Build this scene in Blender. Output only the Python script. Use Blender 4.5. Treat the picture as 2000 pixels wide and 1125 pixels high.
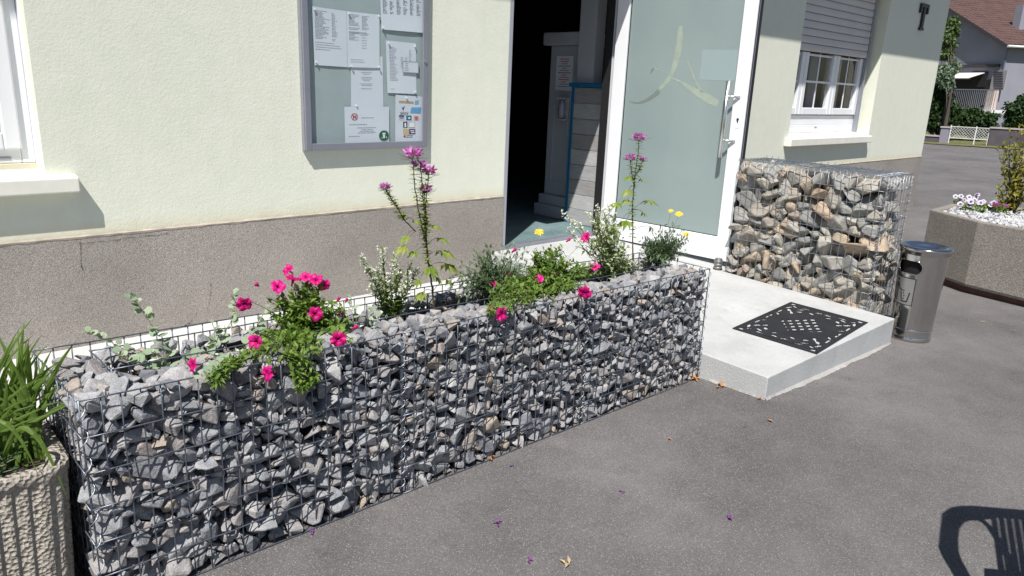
import bpy, bmesh, math, random
import numpy as np
from mathutils import Vector, Matrix, Quaternion

for o in list(bpy.data.objects):
    bpy.data.objects.remove(o, do_unlink=True)
S = bpy.context.scene
COL = S.collection
rnd = random.Random(7)
nrnd = np.random.RandomState(11)

# ------------------------------------------------------------------ camera
CAM = Vector((-0.3801, -1.9791, 1.4422))
YAW, PIT, ROL, FPX = 0.7569, 0.2708, 0.0416, 1435.245
fw = Vector((math.sin(YAW)*math.cos(PIT), math.cos(YAW)*math.cos(PIT), -math.sin(PIT)))
r0 = Vector((math.cos(YAW), -math.sin(YAW), 0)); u0 = r0.cross(fw)
rt = r0*math.cos(ROL)+u0*math.sin(ROL); up = -r0*math.sin(ROL)+u0*math.cos(ROL)
cd = bpy.data.cameras.new('camera'); cam = bpy.data.objects.new('camera', cd); COL.objects.link(cam)
M = Matrix((rt, up, -fw)).transposed().to_4x4(); M.translation = CAM
cam.matrix_world = M
cd.sensor_width = 36; cd.lens = FPX/2000*36; cd.clip_start = .02; cd.clip_end = 2000
S.camera = cam

# ------------------------------------------------------------------ light
SUN = Vector((.55, .37, -1)).normalized()          # direction the light travels
wd = bpy.data.worlds.new('World'); S.world = wd; wd.use_nodes = True
nt = wd.node_tree; nt.nodes.clear()
sky = nt.nodes.new('ShaderNodeTexSky'); sky.sky_type = 'NISHITA'; sky.sun_disc = False
sky.sun_elevation = math.asin(-SUN.z); sky.sun_rotation = math.atan2(-SUN.x, -SUN.y)
sky.air_density = 1.0; sky.dust_density = .6; sky.ozone_density = 1.2
bg = nt.nodes.new('ShaderNodeBackground'); bg.inputs['Strength'].default_value = .052
wo = nt.nodes.new('ShaderNodeOutputWorld')
nt.links.new(sky.outputs[0], bg.inputs[0]); nt.links.new(bg.outputs[0], wo.inputs[0])
sl = bpy.data.lights.new('sun', 'SUN'); sl.energy = 4.4; sl.angle = math.radians(.55); sl.color = (1, .965, .91)
so = bpy.data.objects.new('sun', sl); COL.objects.link(so)
so.rotation_euler = SUN.to_track_quat('-Z', 'Y').to_euler(); so.location = (-6, -5, 12)
S.view_settings.view_transform = 'Standard'; S.view_settings.look = 'None'
S.view_settings.exposure = .66; S.view_settings.gamma = 1
S.render.engine = 'CYCLES'
S.cycles.max_bounces = 8; S.cycles.transparent_max_bounces = 12

# ------------------------------------------------------------------ helpers
def ray(px, py):
    return fw+rt*((px-1000)/FPX)-up*((py-562.5)/FPX)
def at(px, py, ax, v):
    d = ray(px, py); t = (v-CAM[ax])/d[ax]; return CAM+d*t
def atp(px, py, p0, n):
    d = ray(px, py); t = (Vector(p0)-CAM).dot(n)/d.dot(n); return CAM+d*t
def sstep(a, b, x):
    t = max(0., min(1., (x-a)/(b-a))); return t*t*(3-2*t)
def gz(x, y):
    sx = x if x < 7 else 7+3*(1-math.exp(-(x-7)/3.))
    sx = max(sx, -6)
    z = -.0302*sx-.0055*max(-4, min(4, y))
    z -= .09*sstep(.3, .8, y)*sstep(4.4, 3.3, x)
    return z
W = 2.3536                                          # front plane of the building

class MB:
    def __init__(s): s.v = []; s.f = []; s.m = []
    def add(s, vs, fs, mi=0):
        o = len(s.v); s.v += [tuple(v) for v in vs]
        s.f += [tuple(i+o for i in f) for f in fs]; s.m += [mi]*len(fs); return s
    def box(s, a, b, mi=0, M=None):
        x0, y0, z0 = a; x1, y1, z1 = b
        vs = [(x0,y0,z0),(x1,y0,z0),(x1,y1,z0),(x0,y1,z0),(x0,y0,z1),(x1,y0,z1),(x1,y1,z1),(x0,y1,z1)]
        if M is not None: vs = [M @ Vector(v) for v in vs]
        return s.add(vs, [(0,3,2,1),(4,5,6,7),(0,1,5,4),(1,2,6,5),(2,3,7,6),(3,0,4,7)], mi)
    def quad(s, a, b, c, d, mi=0): return s.add([a,b,c,d], [(0,1,2,3)], mi)
    def tube(s, pts, r, n=6, mi=0, cap=True, r1=None):
        pts = [Vector(p) for p in pts]; k = len(pts)
        if r1 is None: r1 = r
        vs = []; ref = None
        for i, p in enumerate(pts):
            t = (pts[min(i+1, k-1)]-pts[max(i-1, 0)])
            if t.length < 1e-9: t = Vector((0, 0, 1))
            t.normalize()
            if ref is None: ref = Vector((0, 0, 1)) if abs(t.z) < .9 else Vector((1, 0, 0))
            a = t.cross(ref)
            if a.length < 1e-6: a = t.orthogonal()
            a.normalize(); b = t.cross(a); ref = b if False else ref
            rr = r+(r1-r)*i/max(1, k-1)
            for j in range(n):
                an = 2*math.pi*j/n; vs.append(p+a*math.cos(an)*rr+b*math.sin(an)*rr)
        fs = [(i*n+j, i*n+(j+1) % n, (i+1)*n+(j+1) % n, (i+1)*n+j) for i in range(k-1) for j in range(n)]
        if cap: fs += [tuple(range(n))[::-1], tuple(range((k-1)*n, k*n))]
        return s.add(vs, fs, mi)
    def lathe(s, prof, n=32, c=(0,0,0), mi=0):
        vs = []; k = len(prof)
        for (r, z) in prof:
            for j in range(n):
                a = 2*math.pi*j/n; vs.append((c[0]+r*math.cos(a), c[1]+r*math.sin(a), c[2]+z))
        fs = [(i*n+j, i*n+(j+1) % n, (i+1)*n+(j+1) % n, (i+1)*n+j) for i in range(k-1) for j in range(n)]
        return s.add(vs, fs, mi)
    def prism(s, poly, z0, z1, mi=0, top=None):
        n = len(poly); top = top or poly
        zf0 = z0 if callable(z0) else (lambda x, y: z0); zf1 = z1 if callable(z1) else (lambda x, y: z1)
        vs = [(x, y, zf0(x, y)) for x, y in poly]+[(x, y, zf1(x, y)) for x, y in top]
        fs = [tuple(range(n))[::-1], tuple(range(n, 2*n))]+[(i, (i+1) % n, n+(i+1) % n, n+i) for i in range(n)]
        return s.add(vs, fs, mi)
    def leaf(s, p, d, nrm, L, w, fold=.25, droop=.15, mi=0):
        d = d.normalized(); sd = d.cross(nrm)
        if sd.length < 1e-6: sd = d.orthogonal()
        sd.normalize(); n = sd.cross(d)
        b = p; m = p+d*L*.5-n*L*droop*.1; t = p+d*L-n*L*droop
        l = p+d*L*.42+sd*w*.5+n*w*fold; r = p+d*L*.42-sd*w*.5+n*w*fold
        s.add([b, l, t, r, m], [(0,4,1),(1,4,2),(0,3,4),(3,2,4)], mi); return s
    def mesh(s, name='mesh', mats=(), smooth=False):
        me = bpy.data.meshes.new(name); me.from_pydata(s.v, [], s.f)
        for m in mats: me.materials.append(m)
        if any(s.m): me.polygons.foreach_set('material_index', s.m)
        if smooth: me.polygons.foreach_set('use_smooth', [True]*len(me.polygons))
        me.update(); return me
    def obj(s, name, mats, parent=None, smooth=False, bevel=0, seg=2):
        if not isinstance(mats, (list, tuple)): mats = [mats]
        o = bpy.data.objects.new(name, s.mesh(name, mats, smooth)); COL.objects.link(o)
        if parent is not None: o.parent = parent
        if bevel:
            b = o.modifiers.new('bevel', 'BEVEL'); b.width = bevel; b.segments = seg; b.limit_method = 'ANGLE'
            b.harden_normals = False
        return o
def link(name, me, parent=None, loc=None):
    o = bpy.data.objects.new(name, me); COL.objects.link(o)
    if parent is not None: o.parent = parent
    if loc is not None: o.location = loc
    return o
def tag(o, label=None, cat=None, group=None, kind=None):
    if label: o['label'] = label
    if cat: o['category'] = cat
    if group: o['group'] = group
    if kind: o['kind'] = kind
    return o
def thing(name, label, cat, loc=(0,0,0), group=None):
    o = bpy.data.objects.new(name, None); COL.objects.link(o); o.location = loc; o.empty_display_size = .1
    return tag(o, label, cat, group)

# ------------------------------------------------------------------ materials
def nodes(name):
    m = bpy.data.materials.new(name); m.use_nodes = True; t = m.node_tree
    return m, t, t.nodes['Principled BSDF'], t.nodes, t.links
def setp(b, **k):
    for a, v in k.items(): b.inputs[a.replace('_', ' ')].default_value = v
def c4(c): return (c[0], c[1], c[2], 1)
def ramp(N, L, src, stops, interp='LINEAR'):
    r = N.new('ShaderNodeValToRGB'); L.new(src, r.inputs[0]); e = r.color_ramp.elements; r.color_ramp.interpolation = interp
    while len(e) < len(stops): e.new(.5)
    for i, (p, c) in enumerate(stops):
        e[i].position = p; e[i].color = c4(c) if not isinstance(c, (int, float)) else (c, c, c, 1)
    return r
def noise(N, L, vec, scale, detail=3, rough=.55):
    n = N.new('ShaderNodeTexNoise'); n.inputs['Scale'].default_value = scale; n.inputs['Detail'].default_value = detail
    n.inputs['Roughness'].default_value = rough
    if vec is not None: L.new(vec, n.inputs['Vector'])
    return n
def coord(N, kind='Object'):
    if kind == 'World':
        g = N.new('ShaderNodeNewGeometry'); return g.outputs['Position']
    t = N.new('ShaderNodeTexCoord'); return t.outputs[kind]
def bump(N, L, b, h, strength, dist):
    n = N.new('ShaderNodeBump'); n.inputs['Strength'].default_value = strength; n.inputs['Distance'].default_value = dist
    L.new(h, n.inputs['Height']); L.new(n.outputs[0], b.inputs['Normal']); return n
def mix(N, L, fac, a, b, mode='MIX'):
    m = N.new('ShaderNodeMix'); m.data_type = 'RGBA'; m.blend_type = mode
    for sk, v in ((m.inputs[0], fac), (m.inputs[6], a), (m.inputs[7], b)):
        if isinstance(v, (int, float)): sk.default_value = v
        elif isinstance(v, tuple): sk.default_value = c4(v)
        else: L.new(v, sk)
    return m.outputs[2]
def plain(name, col, rough=.5, metal=0., nscale=None, namt=.12, bscale=None, bstr=.2, bdist=.002, kind='World', **k):
    m, t, b, N, L = nodes(name); setp(b, Base_Color=c4(col), Roughness=rough, Metallic=metal, **k)
    vec = coord(N, kind)
    if nscale:
        n = noise(N, L, vec, nscale, 4)
        lo = tuple(c*(1-namt) for c in col); hi = tuple(min(1, c*(1+namt)) for c in col)
        r = ramp(N, L, n.outputs[0], [(.3, lo), (.7, hi)]); L.new(r.outputs[0], b.inputs['Base Color'])
    if bscale:
        n = noise(N, L, vec, bscale, 3); bump(N, L, b, n.outputs[0], bstr, bdist)
    return m

def m_plaster():
    m, t, b, N, L = nodes('plaster'); v = coord(N, 'World')
    n1 = noise(N, L, v, 1.1, 5); n2 = noise(N, L, v, 9, 4)
    c = mix(N, L, .4, ramp(N, L, n1.outputs[0], [(.32, (.665, .69, .585)), (.68, (.725, .735, .63))]).outputs[0],
            ramp(N, L, n2.outputs[0], [(.3, (.65, .675, .57)), (.7, (.735, .745, .64))]).outputs[0])
    # faint rain streaks and ochre dust near the base line
    sp = N.new('ShaderNodeSeparateXYZ'); L.new(v, sp.inputs[0])
    cmb = N.new('ShaderNodeCombineXYZ'); L.new(sp.outputs[0], cmb.inputs[0])
    mz = N.new('ShaderNodeMath'); mz.operation = 'MULTIPLY'; mz.inputs[1].default_value = .12; L.new(sp.outputs[2], mz.inputs[0]); L.new(mz.outputs[0], cmb.inputs[2])
    st = noise(N, L, cmb.outputs[0], 14, 3); sr = ramp(N, L, st.outputs[0], [(.5, 0.), (.78, .16)])
    c = mix(N, L, sr.outputs[0], c, (.56, .56, .45))
    ed = N.new('ShaderNodeMapRange'); ed.inputs[1].default_value = .575; ed.inputs[2].default_value = .66; ed.inputs[3].default_value = 1; ed.inputs[4].default_value = 0; L.new(sp.outputs[2], ed.inputs[0])
    en = noise(N, L, v, 16, 4); mu = N.new('ShaderNodeMath'); mu.operation = 'MULTIPLY'; L.new(ed.outputs[0], mu.inputs[0]); L.new(en.outputs[0], mu.inputs[1])
    c = mix(N, L, mu.outputs[0], c, (.62, .54, .36))
    L.new(c, b.inputs['Base Color']); setp(b, Roughness=.92); b.inputs['Specular IOR Level'].default_value = .2
    g1 = noise(N, L, v, 95, 4, .6); g2 = noise(N, L, v, 55, 2)
    ad = N.new('ShaderNodeMath'); ad.operation = 'ADD'; L.new(g1.outputs[0], ad.inputs[0]); L.new(g2.outputs[0], ad.inputs[1])
    bump(N, L, b, ad.outputs[0], .26, .004); return m
def m_speckle(name, base, lo, hi, scale, bstr=.6, bdist=.005, big=.9, bigamt=.12):
    m, t, b, N, L = nodes(name); v = coord(N, 'World')
    vo = N.new('ShaderNodeTexVoronoi'); vo.inputs['Scale'].default_value = scale; L.new(v, vo.inputs['Vector'])
    bw = N.new('ShaderNodeSeparateColor'); L.new(vo.outputs['Color'], bw.inputs[0])
    r = ramp(N, L, bw.outputs[0], [(0, lo), (.45, base), (.8, base), (1, hi)])
    n1 = noise(N, L, v, big, 5); r1 = ramp(N, L, n1.outputs[0], [(.3, 1-bigamt), (.7, 1+bigamt)])
    c = mix(N, L, 1., r.outputs[0], r1.outputs[0], 'MULTIPLY')
    L.new(c, b.inputs['Base Color']); setp(b, Roughness=.9); b.inputs['Specular IOR Level'].default_value = .25
    n2 = noise(N, L, v, scale*.8, 3); bump(N, L, b, n2.outputs[0], bstr, bdist); return m
def m_asphalt():
    m, t, b, N, L = nodes('asphalt'); v = coord(N, 'World')
    n1 = noise(N, L, v, 140, 4, .7); base = ramp(N, L, n1.outputs[0], [(.28, (.080, .075, .077)), (.72, (.162, .152, .151))])
    n0 = noise(N, L, v, .8, 5, .6); big = ramp(N, L, n0.outputs[0], [(.28, .70), (.5, .98), (.75, 1.28)])
    c = mix(N, L, 1., base.outputs[0], big.outputs[0], 'MULTIPLY')
    n5 = noise(N, L, v, 5.5, 4, .6); c = mix(N, L, 1., c, ramp(N, L, n5.outputs[0], [(.3, .88), (.7, 1.12)]).outputs[0], 'MULTIPLY')
    for sc, th, col in ((200, .28, (.28, .26, .235)), (120, .19, (.36, .34, .305))):
        vo = N.new('ShaderNodeTexVoronoi'); vo.inputs['Scale'].default_value = sc; L.new(v, vo.inputs['Vector'])
        d = ramp(N, L, vo.outputs['Distance'], [(th, 1.), (th+.06, 0.)])
        sc_ = N.new('ShaderNodeSeparateColor'); L.new(vo.outputs['Color'], sc_.inputs[0])
        pk = ramp(N, L, sc_.outputs[1], [(.60, 0.), (.64, .85)])
        mu = N.new('ShaderNodeMath'); mu.operation = 'MULTIPLY'; L.new(d.outputs[0], mu.inputs[0]); L.new(pk.outputs[0], mu.inputs[1])
        c = mix(N, L, mu.outputs[0], c, col)
    n7 = noise(N, L, v, 2.3, 6, .7); sp7 = ramp(N, L, n7.outputs[0], [(.62, 0.), (.74, .4)]); c = mix(N, L, sp7.outputs[0], c, (.06, .054, .055))
    n8 = noise(N, L, v, 1.7, 5, .7); n8.inputs['Distortion'].default_value = .8; sp8 = ramp(N, L, n8.outputs[0], [(.60, 0.), (.72, .3)]); c = mix(N, L, sp8.outputs[0], c, (.22, .205, .19))
    L.new(c, b.inputs['Base Color']); setp(b, Roughness=.82); b.inputs['Specular IOR Level'].default_value = .35
    bump(N, L, b, n1.outputs[0], .7, .006); return m
def m_stone(name, stops, scale=38):
    m, t, b, N, L = nodes(name)
    oi = N.new('ShaderNodeObjectInfo'); ge = N.new('ShaderNodeNewGeometry')
    a = N.new('ShaderNodeMath'); a.operation = 'MULTIPLY_ADD'; L.new(ge.outputs['Random Per Island'], a.inputs[0]); a.inputs[1].default_value = 3.7; L.new(oi.outputs['Random'], a.inputs[2])
    fr = N.new('ShaderNodeMath'); fr.operation = 'FRACT'; L.new(a.outputs[0], fr.inputs[0])
    base = ramp(N, L, fr.outputs[0], stops)
    v = ge.outputs['Position']
    n1 = noise(N, L, v, scale, 5, .65); k = ramp(N, L, n1.outputs[0], [(.28, .72), (.5, 1.), (.72, 1.28)])
    c = mix(N, L, 1., base.outputs[0], k.outputs[0], 'MULTIPLY')
    n2 = noise(N, L, v, 260, 3, .7); k2 = ramp(N, L, n2.outputs[0], [(.35, .8), (.62, 1.2)])
    c = mix(N, L, 1., c, k2.outputs[0], 'MULTIPLY')
    L.new(c, b.inputs['Base Color']); setp(b, Roughness=.85); b.inputs['Specular IOR Level'].default_value = .3
    n3 = noise(N, L, v, scale*2.2, 5, .65); bump(N, L, b, n3.outputs[0], .75, .008); return m
def m_leaf(name, c1, c2, trans=.35, rough=.45):
    m, t, b, N, L = nodes(name); ge = N.new('ShaderNodeNewGeometry')
    r = ramp(N, L, ge.outputs['Random Per Island'], [(0, c1), (1, c2)])
    L.new(r.outputs[0], b.inputs['Base Color']); setp(b, Roughness=rough); b.inputs['Specular IOR Level'].default_value = .35
    tr = N.new('ShaderNodeBsdfTranslucent'); g = mix(N, L, 1., r.outputs[0], (1.3, 1.35, .6), 'MULTIPLY'); L.new(g, tr.inputs[0])
    ms = N.new('ShaderNodeMixShader'); ms.inputs[0].default_value = trans
    L.new(b.outputs[0], ms.inputs[1]); L.new(tr.outputs[0], ms.inputs[2])
    L.new(ms.outputs[0], N['Material Output'].inputs[0]); return m
def m_glass(name, tint=(.93, .96, .95), boost=1.0):
    m, t, b, N, L = nodes(name); N.remove(b)
    tr = N.new('ShaderNodeBsdfTransparent'); tr.inputs[0].default_value = c4(tint)
    gl = N.new('ShaderNodeBsdfGlossy'); gl.inputs['Roughness'].default_value = .01
    ge = N.new('ShaderNodeNewGeometry'); dt = N.new('ShaderNodeVectorMath'); dt.operation = 'DOT_PRODUCT'; L.new(ge.outputs['Incoming'], dt.inputs[0]); L.new(ge.outputs['Normal'], dt.inputs[1])
    ab = N.new('ShaderNodeMath'); ab.operation = 'ABSOLUTE'; L.new(dt.outputs['Value'], ab.inputs[0])
    om = N.new('ShaderNodeMath'); om.operation = 'SUBTRACT'; om.inputs[0].default_value = 1; L.new(ab.outputs[0], om.inputs[1])
    pw_ = N.new('ShaderNodeMath'); pw_.operation = 'POWER'; pw_.inputs[1].default_value = 5; L.new(om.outputs[0], pw_.inputs[0])
    mu = N.new('ShaderNodeMath'); mu.operation = 'MULTIPLY_ADD'; mu.inputs[1].default_value = .92*boost; mu.inputs[2].default_value = .06*boost; L.new(pw_.outputs[0], mu.inputs[0])
    ms = N.new('ShaderNodeMixShader'); L.new(mu.outputs[0], ms.inputs[0]); L.new(tr.outputs[0], ms.inputs[1]); L.new(gl.outputs[0], ms.inputs[2])
    L.new(ms.outputs[0], N['Material Output'].inputs[0]); return m
def m_concrete(name, col, amt=.12, grain=120, bstr=.35, stain=None):
    m, t, b, N, L = nodes(name); v = coord(N, 'World')
    n1 = noise(N, L, v, 3.2, 5, .6); n2 = noise(N, L, v, grain, 3, .6)
    r = ramp(N, L, n1.outputs[0], [(.3, tuple(c*(1-amt) for c in col)), (.7, tuple(min(1, c*(1+amt*.6)) for c in col))])
    k = ramp(N, L, n2.outputs[0], [(.3, .88), (.7, 1.1)])
    c = mix(N, L, 1., r.outputs[0], k.outputs[0], 'MULTIPLY')
    if stain:
        n3 = noise(N, L, v, 13, 5, .7); s3 = ramp(N, L, n3.outputs[0], [(.58, 0.), (.75, .45)]); c = mix(N, L, s3.outputs[0], c, stain)
    L.new(c, b.inputs['Base Color']); setp(b, Roughness=.88); b.inputs['Specular IOR Level'].default_value = .25
    n4 = noise(N, L, v, grain*.6, 4); bump(N, L, b, n4.outputs[0], bstr, .005); return m

def m_rough_pot():
    m = m_concrete('cast_stone', (.42, .38, .325), .14, 120, .5, (.27, .235, .19)); t = m.node_tree; N, L = t.nodes, t.links; b = N['Principled BSDF']; v = coord(N, 'World')
    vo = N.new('ShaderNodeTexVoronoi'); vo.inputs['Scale'].default_value = 85; L.new(v, vo.inputs['Vector']); n = noise(N, L, v, 60, 4, .65)
    ad = N.new('ShaderNodeMath'); ad.operation = 'ADD'; L.new(vo.outputs['Distance'], ad.inputs[0]); L.new(n.outputs[0], ad.inputs[1]); bump(N, L, b, ad.outputs[0], 1., .012); return m
PLASTER = m_plaster()
PLINTH = m_speckle('plinth_roughcast', (.335, .303, .275), (.20, .178, .165), (.47, .44, .405), 290, .9, .006, 1.2, .16)
ASPHALT = m_asphalt()
CONC = m_concrete('white_concrete', (.44, .445, .445), .14, 150, .5, (.30, .28, .25))
STRIP = m_concrete('pale_concrete', (.52, .52, .51), .08)
SILL = plain('sill_paint', (.72, .71, .64), .6, nscale=7, namt=.06, bscale=60, bstr=.15)
PVC = plain('white_pvc', (.76, .77, .80), .3, nscale=3, namt=.03)
ALU = plain('grey_aluminium', (.31, .32, .37), .42, .55, nscale=5, namt=.06)
ALUD = plain('grey_profile', (.36, .37, .41), .5, .2)
RUBBER = plain('black_gasket', (.012, .012, .014), .6)
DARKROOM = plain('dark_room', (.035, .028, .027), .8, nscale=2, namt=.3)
FLOORI = m_concrete('blue_grey_floor', (.13, .19, .20), .3, 30, .1)
WIRE = plain('galvanised_wire', (.15, .17, .21), .42, .7, nscale=40, namt=.25)
WIRE2 = plain('galvanised_wire_bright', (.30, .33, .37), .4, .7, nscale=40, namt=.25)
STEEL = plain('brushed_steel', (.62, .62, .62), .28, 1.)
STONE1 = m_stone('granite_rubble', [(0, (.15, .155, .172)), (.22, (.215, .22, .235)), (.46, (.295, .298, .31)), (.64, (.235, .218, .216)), (.80, (.34, .338, .34)), (.95, (.27, .245, .232)), (1, (.32, .26, .205))])
STONE2 = m_stone('limestone_rubble', [(0, (.20, .198, .19)), (.25, (.27, .265, .25)), (.5, (.34, .315, .27)), (.68, (.26, .238, .21)), (.84, (.33, .275, .21)), (.95, (.36, .275, .20)), (1, (.30, .255, .22))], 22)
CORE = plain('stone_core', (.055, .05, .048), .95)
SOIL = plain('potting_soil', (.05, .034, .024), .95, nscale=60, namt=.5, bscale=80, bstr=.9, bdist=.01)
PAPER = plain('paper', (.66, .69, .74), .7, nscale=4, namt=.03)
FELT = plain('board_back', (.36, .42, .42), .85, nscale=6, namt=.06)
INK = plain('grey_ink', (.26, .27, .30), .8)
INKD = plain('dark_ink', (.05, .055, .06), .8)
GLASS = m_glass('window_glass'); GLASSB = m_glass('board_glass', (.93, .96, .97), 1.0)

# ------------------------------------------------------------------ ground
def ground():
    xs = [-60, -30, -15, -8, -4]+[i*.25-2 for i in range(0, 60)]+[14, 16, 19, 23, 28, 35, 45, 60, 90, 140, 250, 500]
    ys = [-500, -200, -90, -45, -20, -12, -8, -5]+[i*.2-4 for i in range(0, 34)]+[3.2, 4, 6, 9, 14, 22, 35, 60, 100, 200, 500]
    mb = MB(); n = len(ys)
    vs = [(x, y, gz(x, y)) for x in xs for y in ys]
    fs = [(i*n+j, (i+1)*n+j, (i+1)*n+j+1, i*n+j+1) for i in range(len(xs)-1) for j in range(n-1)]
    mb.add(vs, fs); o = mb.obj('ground', ASPHALT, smooth=True); tag(o, kind='structure')
ground()
def strip():
    mb = MB(); mb.prism([(-3, 1.25), (3.44, 1.25), (3.44, W-.001), (-3, W-.001)], -.6, lambda x, y: -.03-.012*(W-y))
    tag(mb.obj('pavement', STRIP, bevel=.006), kind='structure')
strip()
def slabz(x, y): return .040+.035*(y+.3256)
sb = MB(); sb.prism([(3.02, -.3256), (4.70, -.3256), (4.70, 1.0), (5.3, 1.0), (5.3, W-.012), (3.45, W-.012), (3.45, .75), (3.02, .75)], -.5, slabz)
slab = sb.obj('entrance_step', CONC, bevel=.007, seg=3)
tag(slab, 'low white concrete entrance step slab in front of the open door', 'step')
# mortar skirt where the slab meets the asphalt
mk = MB(); rr = random.Random(3)
def skirt(P, inner):
    n_ = len(P); mk.add([(p[0], p[1], gz(*p)+.002) for p in P]+[(q[0], q[1], gz(*q)+.016) for q in inner], [(i, i+1, n_+i+1, n_+i) for i in range(n_-1)])
N_ = 150; w = .012; A_ = []; B_ = []
for k in range(N_+1):
    x = 3.02+1.68*k/N_; w += rr.uniform(-.004, .004); w = min(.026, max(.004, w)); A_.append((x, -.3256-w)); B_.append((x, -.3250))
skirt(A_, B_); A_ = []; B_ = []
for k in range(50):
    y = -.3256+.33*k/49; w += rr.uniform(-.003, .003); w = min(.014, max(.003, w)); A_.append((3.02-w, y)); B_.append((3.0206, y))
skirt(A_[::-1], B_[::-1])
mk.obj('mortar_skirt', m_concrete('skirt_mortar', (.33, .32, .31), .2, 140), slab)

# ------------------------------------------------------------------ building
bld = thing('building', 'cream plastered building with grey roughcast plinth and open glass door', 'building', (0, 0, 0))
def holed(mb, x0, x1, z0, z1, holes, y, depth, mi=0):
    xs = sorted({x0, x1}|{h[0] for h in holes}|{h[1] for h in holes}); zs = sorted({z0, z1}|{h[2] for h in holes}|{h[3] for h in holes})
    xs = [x for x in xs if x0 <= x <= x1]; zs = [z for z in zs if z0 <= z <= z1]
    for i in range(len(xs)-1):
        for j in range(len(zs)-1):
            cx, cz = (xs[i]+xs[i+1])/2, (zs[j]+zs[j+1])/2
            if any(h[0] < cx < h[1] and h[2] < cz < h[3] for h in holes): continue
            a, b, c, d = xs[i], xs[i+1], zs[j], zs[j+1]
            mb.quad((a,y,c),(b,y,c),(b,y,d),(a,y,d), mi); mb.quad((a,y+depth,c),(a,y+depth,d),(b,y+depth,d),(b,y+depth,c), mi)
    for h in holes:
        a, b, c, d = max(h[0], x0), min(h[1], x1), max(h[2], z0), min(h[3], z1)
        if c >= d: continue
        Y = y+depth
        mb.quad((a,y,c),(a,y,d),(a,Y,d),(a,Y,c), mi); mb.quad((b,y,c),(b,Y,c),(b,Y,d),(b,y,d), mi)
        if h[2] >= z0: mb.quad((a,y,c),(a,Y,c),(b,Y,c),(b,y,c), mi)
        if h[3] <= z1: mb.quad((a,y,d),(b,y,d),(b,Y,d),(a,Y,d), mi)
    mb.quad((x1,y,z0),(x1,y+depth,z0),(x1,y+depth,z1),(x1,y,z1), mi); mb.quad((x0,y,z0),(x0,y,z1),(x0,y+depth,z1),(x0,y+depth,z0), mi)
    def runs(z):
        cut = sorted((h[0], h[1]) for h in holes if h[2] <= z <= h[3]); a = x0; out = []
        for p, q in cut: out.append((a, p)); a = q
        return out+[(a, x1)]
    for a, b in runs(z1): mb.quad((a,y,z1),(b,y,z1),(b,y+depth,z1),(a,y+depth,z1), mi)
    for a, b in runs(z0): mb.quad((a,y,z0),(a,y+depth,z0),(b,y+depth,z0),(b,y,z0), mi)
XC = 12.73
H_W1 = (-.95, .435, .90, 2.2); H_D = (3.574, 5.10, .155, 2.42); H_W2 = (8.16, 10.5, .95, 2.78)
ZP = .578
mb = MB(); holed(mb, -4, XC, ZP, 3.9, [H_W1, H_D, H_W2], W, .3); mb.obj('wall', PLASTER, bld)
mb = MB(); holed(mb, -4.006, XC+.006, -.55, ZP-.004, [(H_D[0], H_D[1], .152, 3)], W-.010, .32); mb.obj('plinth', PLINTH, bld)
# rounded ochre lip between plaster and plinth
mb = MB(); rr = random.Random(5)
for xa, xb in ((-4, 3.57), (5.104, XC)):
    n = int((xb-xa)/.06); vs = []
    for i in range(n+1):
        x = xa+(xb-xa)*i/n; j = rr.uniform(-.004, .004)
        vs += [(x, W-.0115, ZP-.014+j), (x, W-.013+rr.uniform(-.003, .001), ZP-.004), (x, W-.001, ZP+.004+j)]
    mb.add(vs, [(i*3+k, i*3+3+k, i*3+4+k, i*3+1+k) for i in range(n) for k in range(2)])
mb.obj('plinth_lip', plain('lip_mortar', (.36, .315, .265), .9, nscale=12, namt=.25, bscale=90, bstr=.5), bld)
CRACKM = plain('crack_shadow', (.03, .025, .022), .95)
def crack(path, w=.003):
    mb = MB(); rr = random.Random(int(path[0][0]*100)); P = []
    for (x0, z0), (x1, z1) in zip(path[:-1], path[1:]):
        for i in range(9):
            t = i/9; P.append((x0+(x1-x0)*t+rr.uniform(-.004, .004), z0+(z1-z0)*t+rr.uniform(-.004, .004)))
    P.append(path[-1]); vs = []
    for i, (x, z) in enumerate(P):
        ww = w*rr.uniform(.3, 1.); vs += [(x-ww*.6, W-.0125, z-ww*.6), (x+ww*.6, W-.0125, z+ww*.6)]
    mb.add(vs, [(i*2, i*2+2, i*2+3, i*2+1) for i in range(len(P)-1)]); mb.obj('crack', CRACKM, bld)
def pw(*l): return [(p.x, p.z) for p in (at(a, b, 1, W-.0125) for a, b in l)]
crack(pw((157, 474), (158, 505), (161, 530))); crack(pw((385, 611), (372, 630), (362, 636), (360, 650)), .005); crack(pw((158, 477), (230, 468), (330, 455)), .0025)
crack(pw((412, 553), (410, 585), (404, 612)), .002); crack(pw((820, 415), (823, 445), (815, 480)), .002)

# roof with eave, soffit and gutter (shades the top of the wall)
ROOFM = plain('roof_tile_red', (.16, .075, .05), .8, nscale=8, namt=.3)
mb = MB(); ye = W-.5; mb.add([(-4.4, ye, 3.66), (XC+.5, ye, 3.66), (XC+.5, W+6, 3.66), (-4.4, W+6, 3.66), (-4.4, ye, 3.78), (XC+.5, ye, 3.78), (XC+.5, W+2.8, 5.6), (-4.4, W+2.8, 5.6), (-4.4, W+6, 3.78), (XC+.5, W+6, 3.78)],
    [(0,3,2,1),(0,1,5,4),(4,5,6,7),(7,6,9,8),(2,3,8,9),(1,2,9,6,5),(0,4,7,8,3)])
roof = mb.obj('roof', ROOFM, bld)
mb = MB(); mb.tube([(-4.4, ye-.05, 3.70), (XC+.5, ye-.05, 3.70)], .06, 14); mb.obj('gutter', ALUD, roof, smooth=True)
mb = MB(); mb.box((3.22, W-.42, 2.75), (5.02, W-.001, 2.82)); mb.obj('door_canopy', ALUD, bld)
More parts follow.
